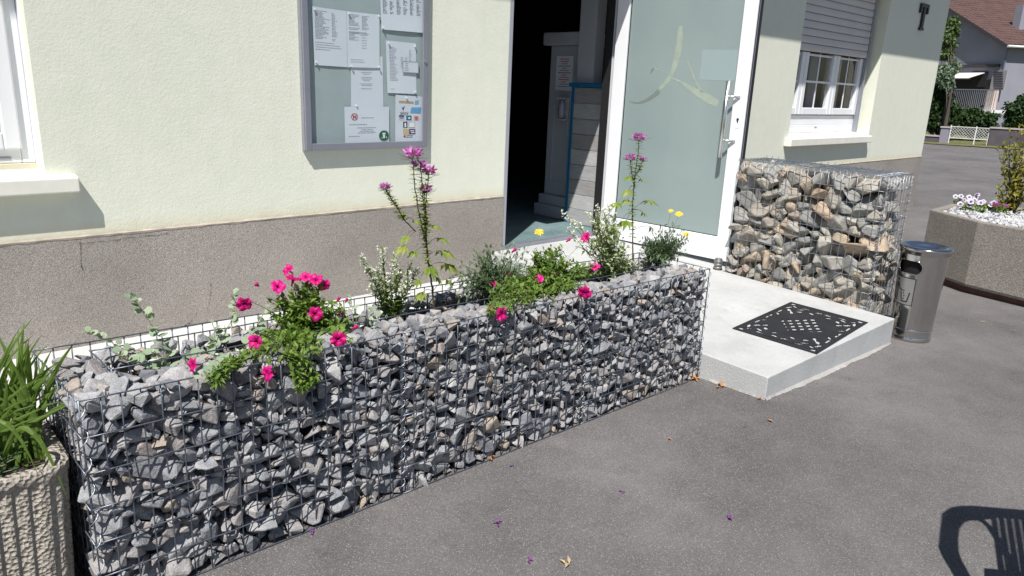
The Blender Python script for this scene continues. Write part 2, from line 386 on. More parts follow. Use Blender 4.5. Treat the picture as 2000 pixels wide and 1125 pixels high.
# inside
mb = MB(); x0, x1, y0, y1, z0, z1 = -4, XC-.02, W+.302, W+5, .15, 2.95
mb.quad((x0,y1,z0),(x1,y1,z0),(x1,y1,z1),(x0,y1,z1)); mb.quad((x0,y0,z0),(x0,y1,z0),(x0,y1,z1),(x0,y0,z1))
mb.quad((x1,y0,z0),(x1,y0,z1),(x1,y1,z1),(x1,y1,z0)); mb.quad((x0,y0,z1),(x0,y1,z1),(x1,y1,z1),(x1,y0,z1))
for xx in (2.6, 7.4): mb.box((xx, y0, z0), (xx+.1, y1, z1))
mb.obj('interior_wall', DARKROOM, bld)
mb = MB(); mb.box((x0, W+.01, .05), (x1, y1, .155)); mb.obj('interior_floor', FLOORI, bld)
mb = MB(); mb.box((3.575, W-.012, .05), (5.099, W+.05, .160)); mb.obj('threshold', ALU, bld, bevel=.004)

def pane(mb, x0, x1, y, z0, z1): mb.quad((x0,y,z0),(x1,y,z0),(x1,y,z1),(x0,y,z1))
def frame_rect(mb, x0, x1, z0, z1, y0, y1, w, wb=None, wt=None):
    wb = w if wb is None else wb; wt = w if wt is None else wt
    mb.box((x0, y0, z0), (x0+w, y1, z1)); mb.box((x1-w, y0, z0), (x1, y1, z1))
    mb.box((x0+w, y0+.001, z0), (x1-w, y1-.001, z0+wb)); mb.box((x0+w, y0+.001, z1-wt), (x1-w, y1-.001, z1))
# left window
w1 = thing('window', None, None); w1.parent = bld; w1['label'] = 'white framed window above the left sill'
yf = W+.14
mb = MB(); frame_rect(mb, -.95, .428, .952, 2.2, yf, yf+.07, .06, .075); mb.obj('frame', PVC, w1, bevel=.006)
for xa, xb in ((-.86, -.262), (-.258, .372)):
    mb = MB(); frame_rect(mb, xa, xb, 1.022, 2.145, yf-.022, yf+.05, .075, .085); s_ = mb.obj('sash', PVC, w1, bevel=.008)
    mb = MB(); pane(mb, xa+.073, xb-.073, yf+.012, 1.105, 2.06); mb.obj('pane', GLASS, w1)
mb = MB(); mb.box((.428, W+.10, .90), (.4345, W+.16, 2.2)); mb.obj('shutter_rail', PVC, w1)
mb = MB(); mb.prism([(-1.1, W-.08), (.568, W-.08), (.568, W-.0005), (.4345, W+.0005), (.4345, W+.16), (-.945, W+.16), (-.945, W), (-1.1, W)], .817, lambda x, y: .895+.03*(y-W+.08)/.2)
mb.obj('sill', SILL, w1, bevel=.008, seg=3)
mb = MB(); mb.box((-.92, yf-.03, .921), (.43, yf+.05, .951)); mb.obj('rail', plain('cream_board', (.55, .52, .40), .7), w1)
mb = MB(); a = at(5, 300, 1, yf-.0015); mb.box((a.x-.02, yf-.0022, .972), (a.x+.035, yf-.001, .986)); mb.obj('sticker', INK, w1)
# right window with roller shutter
w2 = thing('window', None, None); w2.parent = bld; w2['label'] = 'white framed window under a half lowered roller shutter'
yf = W+.2; X0, X1 = 8.17, 10.42
mb = MB(); frame_rect(mb, X0, X1, 1.085, 2.78, yf, yf+.07, .05, .12); mb.obj('frame', PVC, w2, bevel=.006)
xm1 = at(1562, 190, 1, yf).x; xm2 = at(1621, 190, 1, yf).x; xr = X1-.06
CURT = plain('beige_curtain', (.52, .49, .36), .9, nscale=10, namt=.1)
for xa, xb in ((X0+.05, xm1-.03), (xm1-.02, xm2-.005), (xm2+.005, xr)):
    mb = MB(); frame_rect(mb, xa, xb, 1.215, 2.70, yf-.025, yf+.045, .085); s_ = mb.obj('sash', PVC, w2, bevel=.008)
    g = MB(); pane(g, xa+.083, xb-.083, yf+.010, 1.298, 2.62); g.obj('pane', GLASS, w2)
    g = MB(); xc = (xa+xb)/2; g.box((xc-.012, yf+.003, 1.30), (xc+.012, yf+.009, 2.615))
    for zz in (1.62, 1.94, 2.28): g.box((xa+.085, yf+.0025, zz-.012), (xb-.085, yf+.0085, zz+.012))
    g.obj('muntin', PVC, w2)
mb = MB(); n = 60; xa, xb = xm2+.1, xr-.28
mb.add([(xa+(xb-xa)*i/n, yf+.16+.025*math.sin(i*1.3), z) for z in (1.1, 2.7) for i in range(n+1)], [(i, i+1, n+2+i, n+1+i) for i in range(n)])
mb.obj('curtain', CURT, w2, smooth=True)
mb = MB(); xa, xb = xm2-.36, xm2-.10
mb.add([(xa+(xb-xa)*i/n, yf+.16+.02*math.sin(i*1.1), z) for z in (1.1, 2.7) for i in range(n+1)], [(i, i+1, n+2+i, n+1+i) for i in range(n)])
mb.obj('curtain', plain('grey_curtain', (.22, .22, .25), .9), w2, smooth=True)
SLAT = plain('shutter_slat_grey', (.53, .51, .50), .45, nscale=3, namt=.05)
zb = 1.975
for i in range(10):
    h = .088; z = zb+i*h; mb = MB(); hh = h-.006
    prof = [(0, 0), (-.006, .012), (-.009, hh/2), (-.006, hh-.012), (0, hh), (.008, hh), (.008, 0)]
    vs = [(x, W+.15+py, z+pz) for x in (X0+.02, X1-.06) for py, pz in prof]; k = len(prof)
    mb.add(vs, [tuple(range(k)), tuple(range(2*k-1, k-1, -1))]+[(j, k+j, k+(j+1) % k, (j+1) % k) for j in range(k)]); mb.obj('slat', SLAT, w2)
mb = MB(); mb.box((X0+.01, W+.165, zb-.01), (X1-.05, W+.175, 2.79)); mb.obj('slat_backing', RUBBER, w2)
mb = MB()
mb.box((X1-.055, W+.13, .96), (X1-.015, W+.19, 2.78)); mb.obj('shutter_rail', ALU, w2, bevel=.004)
mb = MB(); mb.prism([(8.07, W-.055), (8.10, W-.085), (10.44, W-.085), (10.44, W-.0005), (10.499, W+.0005), (10.499, W+.22), (8.161, W+.22), (8.161, W+.0005), (8.07, W-.0005)], .853, lambda x, y: .942+.045*(y-W+.085)/.3)
mb.obj('sill', SILL, w2, bevel=.008, seg=3)
mb = MB(); mb.box((8.17, W+.19, .9875), (10.41, W+.25, 1.084)); mb.obj('rail', PVC, w2, bevel=.005)
mb = MB(); a = at(1594, 231, 1, yf-.001); mb.box((a.x-.03, yf-.0125, 1.042), (a.x+.03, yf-.0105, 1.060)); mb.obj('sticker', INK, w2)

# ------------------------------------------------------------------ door
F0 = Vector((4.815, 1.025, .135)); H0 = Vector((4.745, 2.29, .135)); EX = (H0-F0); LW = EX.length; EX.normalize()
NX = Vector((EX.y, -EX.x, 0)); NX = NX if NX.x < 0 else -NX            # towards the viewer side of the leaf
door = bpy.data.objects.new('door', None); COL.objects.link(door); door.parent = bld; door['label'] = 'open white door with frosted glass and long steel handle'
DM = Matrix((EX, NX, Vector((0, 0, 1)))).transposed().to_4x4(); DM.translation = Vector((F0.x, F0.y, 0)); door.matrix_world = DM
def lp(px, py, off=0.):
    p = atp(px, py, F0+NX*off, NX); return ((p-F0).dot(EX), p.z)
ZB, ZT = .135, 2.33
TH = -.055
mb = MB(); mb.box((0, TH, ZB), (.112, 0, ZT)); mb.box((LW-.125, TH, ZB), (LW, 0, ZT)); mb.box((.112, TH+.001, ZB), (LW-.125, -.001, .322)); mb.box((.112, TH+.001, ZT-.12), (LW-.125, -.001, ZT))
mb.obj('leaf_frame', PVC, door, bevel=.004)
def m_frost():
    m, t, b, N, L = nodes('frosted_glass'); setp(b, Base_Color=(.37, .45, .44, 1), Roughness=.28)
    b.inputs['Coat Weight'].default_value = .5; b.inputs['Coat Roughness'].default_value = .06
    n = noise(N, L, coord(N, 'Object'), 1.6, 3); r = ramp(N, L, n.outputs[0], [(.3, (.325, .405, .405)), (.7, (.38, .46, .45))]); L.new(r.outputs[0], b.inputs['Base Color'])
    tr = N.new('ShaderNodeBsdfTranslucent'); tr.inputs[0].default_value = (.45, .55, .55, 1)
    ms = N.new('ShaderNodeMixShader'); ms.inputs[0].default_value = .35; L.new(b.outputs[0], ms.inputs[1]); L.new(tr.outputs[0], ms.inputs[2])
    L.new(ms.outputs[0], N['Material Output'].inputs[0]); return m
mb = MB(); mb.box((.110, -.034, .320), (LW-.123, -.022, ZT-.118)); mb.obj('glass_pane', m_frost(), door)
mb = MB()
for a, b, c, d in ((.112, .120, .322, ZT-.12), (LW-.133, LW-.125, .322, ZT-.12)): mb.box((a, -.022, c), (b, -.018, d))
mb.box((.12, -.022, .322), (LW-.133, -.018, .328)); mb.obj('gasket', RUBBER, door)
mb = MB(); mb.box((-.012, TH-.006, ZB+.01), (-.001, TH+.03, ZT)); mb.box((-.006, TH+.034, ZB+.02), (-.001, TH+.042, ZT)); mb.obj('edge_seal', RUBBER, door)
mb = MB(); mb.box((-.009, TH+.03, ZB+.01), (-.001, -.018, ZT)); mb.obj('edge_strip', ALU, door)
# brush mark decal in pale green, dark remains and paper behind the pane
def stroke(name, pts, mat, off=-.0212):
    mb = MB(); P = [(lp(px, py, -.021), w) for px, py, w in pts]; vs = []
    Q = []
    for i in range(len(P)-1):
        for k in range(6):
            t = k/6
            def cr(a, b, c, d): return .5*((2*b)+(c-a)*t+(2*a-5*b+4*c-d)*t*t+(3*b-a-3*c+d)*t**3)
            p0, p1, p2, p3 = P[max(i-1, 0)], P[i], P[i+1], P[min(i+2, len(P)-1)]
            Q.append((cr(p0[0][0], p1[0][0], p2[0][0], p3[0][0]), cr(p0[0][1], p1[0][1], p2[0][1], p3[0][1]), p1[1]+(p2[1]-p1[1])*t))
    Q.append((*P[-1][0], P[-1][1])); rr = random.Random(len(pts))
    for i, (s, z, w) in enumerate(Q):
        a = Q[max(i-1, 0)]; b = Q[min(i+1, len(Q)-1)]; dx, dz = b[0]-a[0], b[1]-a[1]; l = math.hypot(dx, dz) or 1
        j = w*rr.uniform(.85, 1.15); vs += [(s-dz/l*j, off, z+dx/l*j), (s+dz/l*j, off, z-dx/l*j)]
    mb.add(vs, [(i*2, i*2+1, i*2+3, i*2+2) for i in range(len(Q)-1)]); mb.obj(name, mat, door)
GRN = plain('pale_green_film', (.30, .355, .305), .5, nscale=25, namt=.10, kind='Object'); OLV = plain('olive_film', (.17, .21, .185), .5)
stroke('decal_stroke', [(1329, 50, .014), (1327, 85, .030), (1320, 120, .026), (1309, 150, .020), (1288, 174, .016)], GRN)
stroke('decal_stroke', [(1311, 152, .004), (1330, 160, .009), (1352, 175, .024), (1378, 190, .034), (1402, 203, .028)], GRN)
stroke('decal_stroke', [(1341, 112, .003), (1350, 138, .006), (1362, 165, .009), (1373, 180, .008)], GRN)
stroke('decal_stroke', [(1279, 136, .004), (1290, 137, .005), (1303, 146, .004)], GRN)
stroke('decal_stroke', [(1229, 198, .001), (1245, 201, .006), (1262, 196, .012), (1280, 184, .018), (1287, 177, .017)], OLV, -.0208)
stroke('decal_stroke', [(1271, 145, .002), (1273, 138, .010), (1277, 134, .008)], OLV, -.0208)
mb = MB(); a = lp(1372, 97, -.021); b = lp(1440, 158, -.021)
mb.quad((a[0], -.0214, b[1]), (b[0]+.02, -.0214, b[1]), (b[0]+.02, -.0214, a[1]), (a[0], -.0214, a[1])); mb.obj('pale_sheet', plain('pale_blue_sheet', (.275, .345, .355), .3), door)
# handle
mb = MB(); mb.tube([(.135, .062, .955), (.135, .062, 1.53)], .0165, 18)
hd = mb.obj('handle', STEEL, door, smooth=True)
for zz in (1.415, 1.085):
    mb = MB(); mb.tube([(.135, .06, zz), (.10, .03, zz), (.055, .0, zz)], .010, 12); mb.obj('handle_mount', STEEL, hd, smooth=True)
mb = MB(); mb.box((.038, .0005, 1.185), (.066, .003, 1.285)); lk = mb.obj('lock_plate', PVC, door, bevel=.001)
mb = MB(); mb.lathe([(.0001, 0), (.009, 0), (.009, .006), (.0001, .006)], 16); k_ = mb.obj('keyhole', RUBBER, lk); k_.matrix_local = Matrix.Translation((.052, .003, 1.25)) @ Matrix.Rotation(-math.pi/2, 4, 'X')
mb = MB(); mb.box((.048, .0031, 1.222), (.056, .0045, 1.25)); mb.obj('key_slot', RUBBER, lk)
# jambs of the opening
jb = MB(); jb.box((3.5745, W-.002, .16), (3.612, W+.09, 2.418)); jb.obj('door_jamb', ALUD, bld, bevel=.003)
jb = MB(); jb.box((4.755, W-.03, .16), (4.790, W+.06, 2.418)); jb.obj('door_jamb', PVC, bld, bevel=.003)
jb = MB(); jb.box((4.745, W-.032, .16), (4.7545, W+.05, 2.418)); jb.box((4.7905, W-.045, .16), (5.099, W+.045, 2.418)); jb.obj('jamb_seal', RUBBER, bld)
jb = MB(); jb.box((3.613, W, 2.36), (4.744, W+.08, 2.418)); jb.obj('door_head', ALUD, bld)

# ------------------------------------------------------------------ inside the doorway
part = thing('partition', 'low partition clad in grey wood planks with blue edge trim inside the doorway', 'partition', (0, 0, 0))
PL = []
def m_plank(c):
    m, t, b, N, L = nodes('grey_plank'); v = coord(N, 'World'); mp = N.new('ShaderNodeMapping'); mp.inputs['Scale'].default_value = (1, 3, 40); L.new(v, mp.inputs[0])
    n = noise(N, L, mp.outputs[0], 3, 5, .7); r = ramp(N, L, n.outputs[0], [(.3, tuple(x*.7 for x in c)), (.7, tuple(x*1.2 for x in c))]); L.new(r.outputs[0], b.inputs['Base Color']); setp(b, Roughness=.7); return m
PM = [m_plank(c) for c in ((.36, .36, .37), (.30, .29, .29), (.42, .42, .42))]
xp = 4.90
for i in range(9):
    z0 = .16+i*.142; mb = MB(); mb.box((xp, W+.05, z0), (xp+.02, 2.868, z0+.138)); mb.obj('plank', PM[(i*2) % 3], part, bevel=.0015, seg=1)
BLUE = plain('blue_trim', (.012, .14, .30), .35)
mb = MB(); mb.box((xp-.006, 2.870, .157), (xp+.1, 2.900, 1.47)); mb.obj('edge_trim', BLUE, part, bevel=.003)
mb = MB(); mb.box((xp-.05, W+.06, 1.44), (xp+.12, 2.90, 1.475)); mb.obj('top_trim', BLUE, part, bevel=.003)
WHT = plain('white_lacquer', (.42, .44, .48), .45, nscale=3, namt=.04)
mb = MB(); mb.box((xp+.022, W+.07, .157), (xp+.12, 2.868, 1.438)); mb.obj('core_panel', WHT, part)
mb = MB(); mb.box((xp+.01, W+.302, 1.478), (xp+.13, 2.86, 2.94)); iw = mb.obj('upper_panel', WHT, part)
colm = thing('column', 'white panelled column with stepped base and capital inside the doorway', 'column', (5.02, 3.05, .155))
def cbox(name, x0, x1, y0, y1, z0, z1, bev=.006): mb = MB(); mb.box((x0, y0, z0), (x1, y1, z1)); return mb.obj(name, WHT, colm, bevel=bev)
cbox('base', -.09, .36, -.17, .32, .002, .12, .01); cbox('base', -.06, .34, -.14, .29, .121, .22, .01)
sh = cbox('shaft', -.02, .31, -.11, .25, .221, 1.66); cbox('capital', -.08, .36, -.17, .31, 1.661, 1.78, .012)
mb = MB(); mb.box((-.026, -.03, .36), (-.0205, -.018, 1.1)); mb.box((-.026, .16, .36), (-.0205, .172, 1.1)); mb.box((-.026, -.018, .36), (-.0205, .16, .372)); mb.obj('panel_moulding', WHT, sh, bevel=.002)
A4 = thing('notice', 'white notice with red lettering fixed to the indoor column', 'notice', (4.993, 3.10, 1.56))
mb = MB(); mb.box((-.004, -.11, -.16), (0, .11, .16)); mb.obj('sheet', PAPER, A4)
RED = plain('red_print', (.55, .05, .08), .7)
mb = MB(); rr = random.Random(9)
for i in range(13):
    z = .13-i*.021; w = rr.uniform(.03, .09); mb.box((-.0055, -w, z-.004), (-.0045, w, z+.004), 0 if i in (0, 1, 6, 7, 9, 10) else 1)
mb.obj('print', [RED, INK], A4)
dsp = thing('soap_dispenser', 'small white wall dispenser hanging below the notice on the indoor column', 'dispenser', (4.993, 3.06, 1.22))
mb = MB(); mb.box((-.012, -.05, -.1), (-.001, .05, .12)); mb.obj('bracket', WHT, dsp, bevel=.003)
mb = MB(); mb.box((-.085, -.045, .1), (-.013, .045, .115)); mb.box((-.085, -.045, -.1), (-.013, .045, -.085)); mb.obj('clip', WHT, dsp, bevel=.003)
mb = MB(); mb.lathe([(.001, -.084), (.032, -.082), (.034, .05), (.015, .08), (.012, .098), (.001, .099)], 18, (-.05, 0, 0)); mb.obj('bottle', plain('bottle_plastic', (.25, .26, .33), .3), dsp, smooth=True)

# ------------------------------------------------------------------ notice board
YB = W-.049
nb = thing('notice_board', 'aluminium glazed notice board hanging on the cream wall', 'notice board', (0, 0, 0))
xl, xr_, zb_ = 1.846, 2.788, .984; zt_ = 2.16
mb = MB(); mb.box((xl+.01, W-.014, zb_+.01), (xr_-.01, W-.002, zt_-.01)); mb.obj('backboard', FELT, nb)
mb = MB(); frame_rect(mb, xl, xr_, zb_, zt_, W-.036, W-.001, .014); mb.obj('case', ALU, nb, bevel=.003)
mb = MB(); frame_rect(mb, xl+.004, xr_-.004, zb_+.004, zt_-.004, YB, W-.0365, .042); mb.obj('door_frame', ALU, nb, bevel=.004)
mb = MB(); pane(mb, xl+.04, xr_-.04, W-.0415, zb_+.04, zt_-.04); mb.obj('pane', GLASSB, nb)
mb = MB(); mb.tube([(xr_-.028, YB-.008, 1.565), (xr_-.028, YB+.002, 1.565)], .011, 14); mb.obj('lock', STEEL, nb)
def zq(x, y, yy): p = at(560+x/3.309, y/3.309, 1, yy); return p.x, p.z
PINM = plain('pin_white', (.8, .8, .8), .3)
papers = []
def paper(label, quad, depth=.018, curl=.004, mat=None, cat='sheet', name='notice_sheet', group='papers pinned in the notice board'):
    yy = W-depth; P = [zq(a, b, yy) for a, b in quad]                       # tl, tr, br, bl
    cx, cz = sum(p[0] for p in P)/4, sum(p[1] for p in P)/4
    t = thing(name, label, cat, (cx, yy, cz), group)
    n = 8; vs = []
    for j in range(n+1):
        for i in range(n+1):
            u, v = i/n, j/n
            a = (P[0][0]*(1-u)+P[1][0]*u, P[0][1]*(1-u)+P[1][1]*u); b = (P[3][0]*(1-u)+P[2][0]*u, P[3][1]*(1-u)+P[2][1]*u)
            vs.append((a[0]*(1-v)+b[0]*v-cx, -curl*(v**3)*(.6+.4*math.sin(u*3.1)), a[1]*(1-v)+b[1]*v-cz))
    mb = MB(); mb.add(vs, [(j*(n+1)+i, (j+1)*(n+1)+i, (j+1)*(n+1)+i+1, j*(n+1)+i+1) for j in range(n) for i in range(n)])
    o = mb.obj('paper', mat or PAPER, t, smooth=True)
    def uv(u, v, off=.0008):
        a = (P[0][0]*(1-u)+P[1][0]*u, P[0][1]*(1-u)+P[1][1]*u); b = (P[3][0]*(1-u)+P[2][0]*u, P[3][1]*(1-u)+P[2][1]*u)
        return Vector((a[0]*(1-v)+b[0]*v-cx, -curl*(v**3)*(.6+.4*math.sin(u*3.1))-off, a[1]*(1-v)+b[1]*v-cz))
    t['_'] = 0; del t['_']
    return t, uv
def lines(mb, uv, u0, u1, v0, v1, n, rr, h=.0045, align='l', fill=.8, mi=0):
    for k in range(n):
        v = v0+(v1-v0)*k/max(1, n-1)
        if rr.random() > fill+.15: continue
        w = (u1-u0)*rr.uniform(.45, 1.)
        a = u0 if align == 'l' else ((u0+u1)/2-w/2)
        x = a
        while x < a+w:
            ww = min(rr.uniform(.02, .07), a+w-x)
            mb.quad(uv(x, v+h), uv(x+ww, v+h), uv(x+ww, v-h), uv(x, v-h), mi); x += ww+.012
def pin(t, uv, u, v):
    p = uv(u, v, 0); mb = MB(); mb.tube([p+Vector((0, .002, 0)), p+Vector((0, -.006, 0))], .0035, 8); mb.tube([p+Vector((0, -.006, 0)), p+Vector((.001, -.011, .001))], .0058, 10); mb.obj('pin', PINM, t)
rr = random.Random(21)
t, uv = paper('price list sheet at the far left of the notice board', [(165, 40), (386, 72), (392, 434), (178, 420)], .017)
mb = MB(); lines(mb, uv, .06, .5, .06, .53, 22, rr); lines(mb, uv, .55, .72, .08, .55, 20, rr); lines(mb, uv, .05, .85, .6, .72, 4, rr); mb.obj('print', INK, t); pin(t, uv, .05, .05); pin(t, uv, .05, .95)
t, uv = paper('price list sheet pinned second from the left on the notice board', [(387, 72), (600, 95), (600, 440), (393, 434)], .0195)
mb = MB(); lines(mb, uv, .06, .4, .05, .5, 20, rr); lines(mb, uv, .45, .68, .06, .3, 11, rr); lines(mb, uv, .38, .65, .36, .64, 7, rr, align='c'); lines(mb, uv, .06, .75, .36, .38, 2, rr); lines(mb, uv, .1, .8, .86, .9, 2, rr); mb.obj('print', INK, t); pin(t, uv, .05, .04); pin(t, uv, .97, .03); pin(t, uv, .1, .98); pin(t, uv, .97, .98)
t, uv = paper('long sheet with a short centred text under the price lists', [(415, 360), (620, 365), (625, 700), (415, 700)], .0165, .001)
mb = MB(); lines(mb, uv, .28, .68, .28, .62, 12, rr, align='c', fill=.7); mb.obj('print', INK, t); pin(t, uv, .15, .95)
t, uv = paper('table of dates on the sheet at the top right of the notice board', [(600, -160), (885, -150), (885, 213), (610, 190)], .018, .008)
mb = MB()
for c in range(6): lines(mb, uv, .05+c*.155, .155+c*.155, .38, .69, 14, rr)
mb.obj('print', INKD, t); pin(t, uv, .03, .97)
t, uv = paper('menu sheet pinned at the right side of the notice board', [(640, 260), (835, 280), (838, 608), (650, 600)], .017, .006)
mb = MB(); lines(mb, uv, .1, .4, .12, .75, 24, rr); lines(mb, uv, .48, .56, .3, .5, 8, rr); lines(mb, uv, .62, .7, .3, .5, 8, rr); lines(mb, uv, .76, .86, .14, .55, 15, rr); lines(mb, uv, .1, .32, .92, .93, 1, rr); mb.obj('print', INK, t); pin(t, uv, .08, .05); pin(t, uv, .95, .06); pin(t, uv, .93, .96)
t, uv = paper('small white card with a dark border over the menu sheet', [(748, 395), (853, 400), (853, 475), (748, 468)], .026, 0, cat='card', name='notice_card')
mb = MB()
for a, b, c, d in ((0, 1, 0, .05), (0, 1, .95, 1), (0, .04, .05, .95), (.96, 1, .05, .95)): mb.quad(uv(a, d), uv(b, d), uv(b, c), uv(a, c))
lines(mb, uv, .1, .4, .2, .8, 5, rr, .02, 'c'); mb.obj('print', INK, t)
# no-dogs notice
t, uv = paper('notice with a red no dogs symbol and a green round emblem', [(372, 690), (662, 690), (662, 922), (378, 930)], .0215, .002)
mb = MB(); lines(mb, uv, .36, .9, .30, .30, 1, rr, .009, fill=1); lines(mb, uv, .1, .92, .48, .48, 1, rr, .009, fill=1)
for k, v in enumerate((.57, .62, .665, .71)): lines(mb, uv, .25, .72, v, v, 1, rr, .008, 'c', 1)
lines(mb, uv, .08, .42, .8, .8, 1, rr, .008, fill=1); mb.obj('print', INK, t)
def disc(uv, u, v, r, asp, n=28, off=.0012, r2=None, a0=0, a1=2*math.pi):
    mb = MB(); vs = []
    for i in range(n+1):
        a = a0+(a1-a0)*i/n; vs += [uv(u+math.cos(a)*r, v+math.sin(a)*r*asp, off), uv(u+math.cos(a)*(r2 or 0), v+math.sin(a)*(r2 or 0)*asp, off)]
    mb.add(vs, [(i*2, i*2+1, i*2+3, i*2+2) for i in range(n)]); return mb
asp = 290/232
disc(uv, .215, .27, .075, asp, r2=.060).obj('red_ring', RED, t)
mb = MB(); a, b = (.165, .205), (.265, .335); mb.quad(uv(a[0]-.006, a[1]+.008, .0016), uv(b[0]-.006, b[1]+.008, .0016), uv(b[0]+.006, b[1]-.008, .0016), uv(a[0]+.006, a[1]-.008, .0016)); mb.obj('red_bar', RED, t)
def poly(uv, pts, mat, t, name, off=.0012):
    mb = MB(); mb.add([uv(u, v, off) for u, v in pts], [tuple(range(len(pts)))[::-1]]); mb.obj(name, mat, t)
poly(uv, [(.175, .235), (.190, .235), (.196, .262), (.232, .258), (.245, .222), (.262, .232), (.250, .262), (.248, .325), (.236, .325), (.232, .288), (.200, .290), (.196, .325), (.182, .325), (.184, .27)], INKD, t, 'dog_symbol')
GRD = plain('green_print', (.015, .10, .05), .6); WPR = plain('white_print', (.8, .82, .82), .6)
disc(uv, .875, .80, .128, asp, off=.0014).obj('emblem_rim', plain('light_green_print', (.45, .62, .45), .6), t)
disc(uv, .875, .80, .115, asp, off=.0018).obj('emblem', GRD, t)
poly(uv, [(.835, .72), (.905, .715), (.905, .76), (.838, .765)], WPR, t, 'emblem_lid', .0024)
poly(uv, [(.846, .775), (.898, .770), (.892, .87), (.856, .872)], WPR, t, 'emblem_cup', .0024)
poly(uv, [(.815, .86), (.828, .83), (.838, .86), (.828, .88)], WPR, t, 'emblem_leaf', .0024); poly(uv, [(.915, .85), (.930, .82), (.945, .84), (.930, .87)], WPR, t, 'emblem_leaf', .0024)
# sheet of payment logos
t, uv = paper('sheet of coloured payment logos at the bottom right of the notice board', [(703, 612), (880, 625), (885, 912), (700, 915)], .0185, .003)
def col(n, c): return plain(n, c, .6)
poly(uv, [(.12, .12), (.65, .12), (.65, .165), (.12, .165)], col('orange_print', (.50, .33, .16)), t, 'logo_word'); poly(uv, [(.70, .1), (.84, .08), (.83, .17), (.69, .19)], col('cyan_print', (.20, .42, .58)), t, 'logo_card')
DK = col('navy_print', (.03, .06, .11))
poly(uv, [(.18, .235), (.245, .275), (.335, .225), (.30, .285), (.265, .345), (.255, .30)], DK, t, 'bird_logo'); poly(uv, [(.57, .25), (.93, .24), (.90, .375), (.52, .375)], col('blue_card_print', (.14, .36, .58)), t, 'card_logo')
for k, (a, b) in enumerate(((.12, .31), (.38, .57), (.65, .83))):
    poly(uv, [(a, .43), (b, .43), (b, .535), (a, .535)], [col('visa_white', (.62, .55, .58)), col('teal_print', (.03, .15, .20)), col('pink_print', (.62, .40, .40))][k], t, 'logo_mark')
poly(uv, [(.12, .43), (.31, .43), (.31, .46), (.12, .46)], DK, t, 'logo_band', .002); poly(uv, [(.45, .465), (.52, .465), (.52, .505), (.45, .505)], WPR, t, 'logo_dot', .002)
poly(uv, [(.15, .47), (.28, .47), (.28, .50), (.15, .50)], col('grey_blue_print', (.2, .22, .33)), t, 'logo_word', .002); disc(uv, .74, .482, .055, .7, off=.002).obj('logo_dot', col('red_dot_print', (.6, .1, .1)), t)
poly(uv, [(.27, .57), (.42, .56), (.42, .70), (.27, .70)], DK, t, 'logo_mark'); poly(uv, [(.31, .60), (.37, .59), (.38, .68), (.32, .69)], WPR, t, 'logo_dot', .002)
poly(uv, [(.46, .565), (.69, .565), (.69, .70), (.46, .70)], col('pale_red_print', (.55, .35, .35)), t, 'logo_mark'); poly(uv, [(.48, .58), (.67, .58), (.67, .685), (.48, .685)], WPR, t, 'logo_field', .002)
poly(uv, [(.27, .725), (.48, .725), (.48, .84), (.27, .84)], col('gold_print', (.55, .44, .22)), t, 'logo_mark'); poly(uv, [(.482, .725), (.70, .725), (.70, .84), (.482, .84)], col('purple_print', (.09, .03, .14)), t, 'logo_mark')
poly(uv, [(.52, .755), (.66, .755), (.66, .775), (.52, .775)], WPR, t, 'logo_word', .002); poly(uv, [(.54, .795), (.67, .795), (.67, .815), (.54, .815)], WPR, t, 'logo_word', .002)
mb = MB(); lines(mb, uv, .38, .66, .87, .905, 2, rr, .008, fill=1); mb.obj('print', INKD, t); disc(uv, .32, .885, .04, .7).obj('logo_dot', RED, t)
pin(t, uv, .38, .05)
def text(s, mat, parent, size, M, ext=.0, name='lettering'):
    cu = bpy.data.curves.new('txt', 'FONT'); cu.body = s; cu.size = size; cu.extrude = ext; cu.align_x = 'CENTER'
    o = bpy.data.objects.new('txt', cu); COL.objects.link(o); dg = bpy.context.evaluated_depsgraph_get(); me = bpy.data.meshes.new_from_object(o.evaluated_get(dg)); bpy.data.objects.remove(o); me.materials.clear(); me.materials.append(mat)
    q = link(name, me, parent); q.matrix_local = M; return q
RX = Matrix.Rotation(math.pi/2, 4, 'X')
p = uv(.31, .415, .002); text('ancv', INKD, t, .038, Matrix.Translation(p) @ RX)

# ------------------------------------------------------------------ wall letters
sg = thing('wall_letters', 'dark vertical letters fixed high on the cream wall', 'sign', (0, 0, 0))
LET = plain('dark_bronze', (.022, .018, .018), .5)
def letter_T():
    c0 = at(1802, 38, 1, W-.02); h, w, st = .36, .30, .075; x, z = c0.x, 2.615
    mb = MB(); y0, y1 = W-.035, W-.008
    mb.box((x-st/2, y0, z-h/2+.035), (x+st/2, y1, z+h/2-.05)); mb.box((x-st*.95, y0, z-h/2), (x+st*.95, y1, z-h/2+.034))
    mb.box((x-w/2, y0, z+h/2-.049), (x+w/2, y1, z+h/2)); mb.box((x-w/2, y0, z+h/2-.13), (x-w/2+.045, y1, z+h/2-.0495)); mb.box((x+w/2-.045, y0, z+h/2-.13), (x+w/2, y1, z+h/2-.0495))
    mb.obj('letter', LET, sg)
    mb = MB(); z0 = z+h/2+.09
    for sx in (-.1, .1): mb.box((x+sx-.03, y0, z0+.03), (x+sx+.03, y1, z0+h)); mb.box((x+sx-.07, y0, z0), (x+sx+.07, y1, z0+.0295))
    mb.add([(x-.13, y0, z0+h-.0005), (x-.06, y0, z0+h-.0005), (x+.13, y0, z0+.031), (x+.06, y0, z0+.031), (x-.13, y1, z0+h-.0005), (x-.06, y1, z0+h-.0005), (x+.13, y1, z0+.031), (x+.06, y1, z0+.031)], [(0,3,2,1),(4,5,6,7),(0,1,5,4),(1,2,6,5),(2,3,7,6),(3,0,4,7)])
    mb.obj('letter', LET, sg)
letter_T()

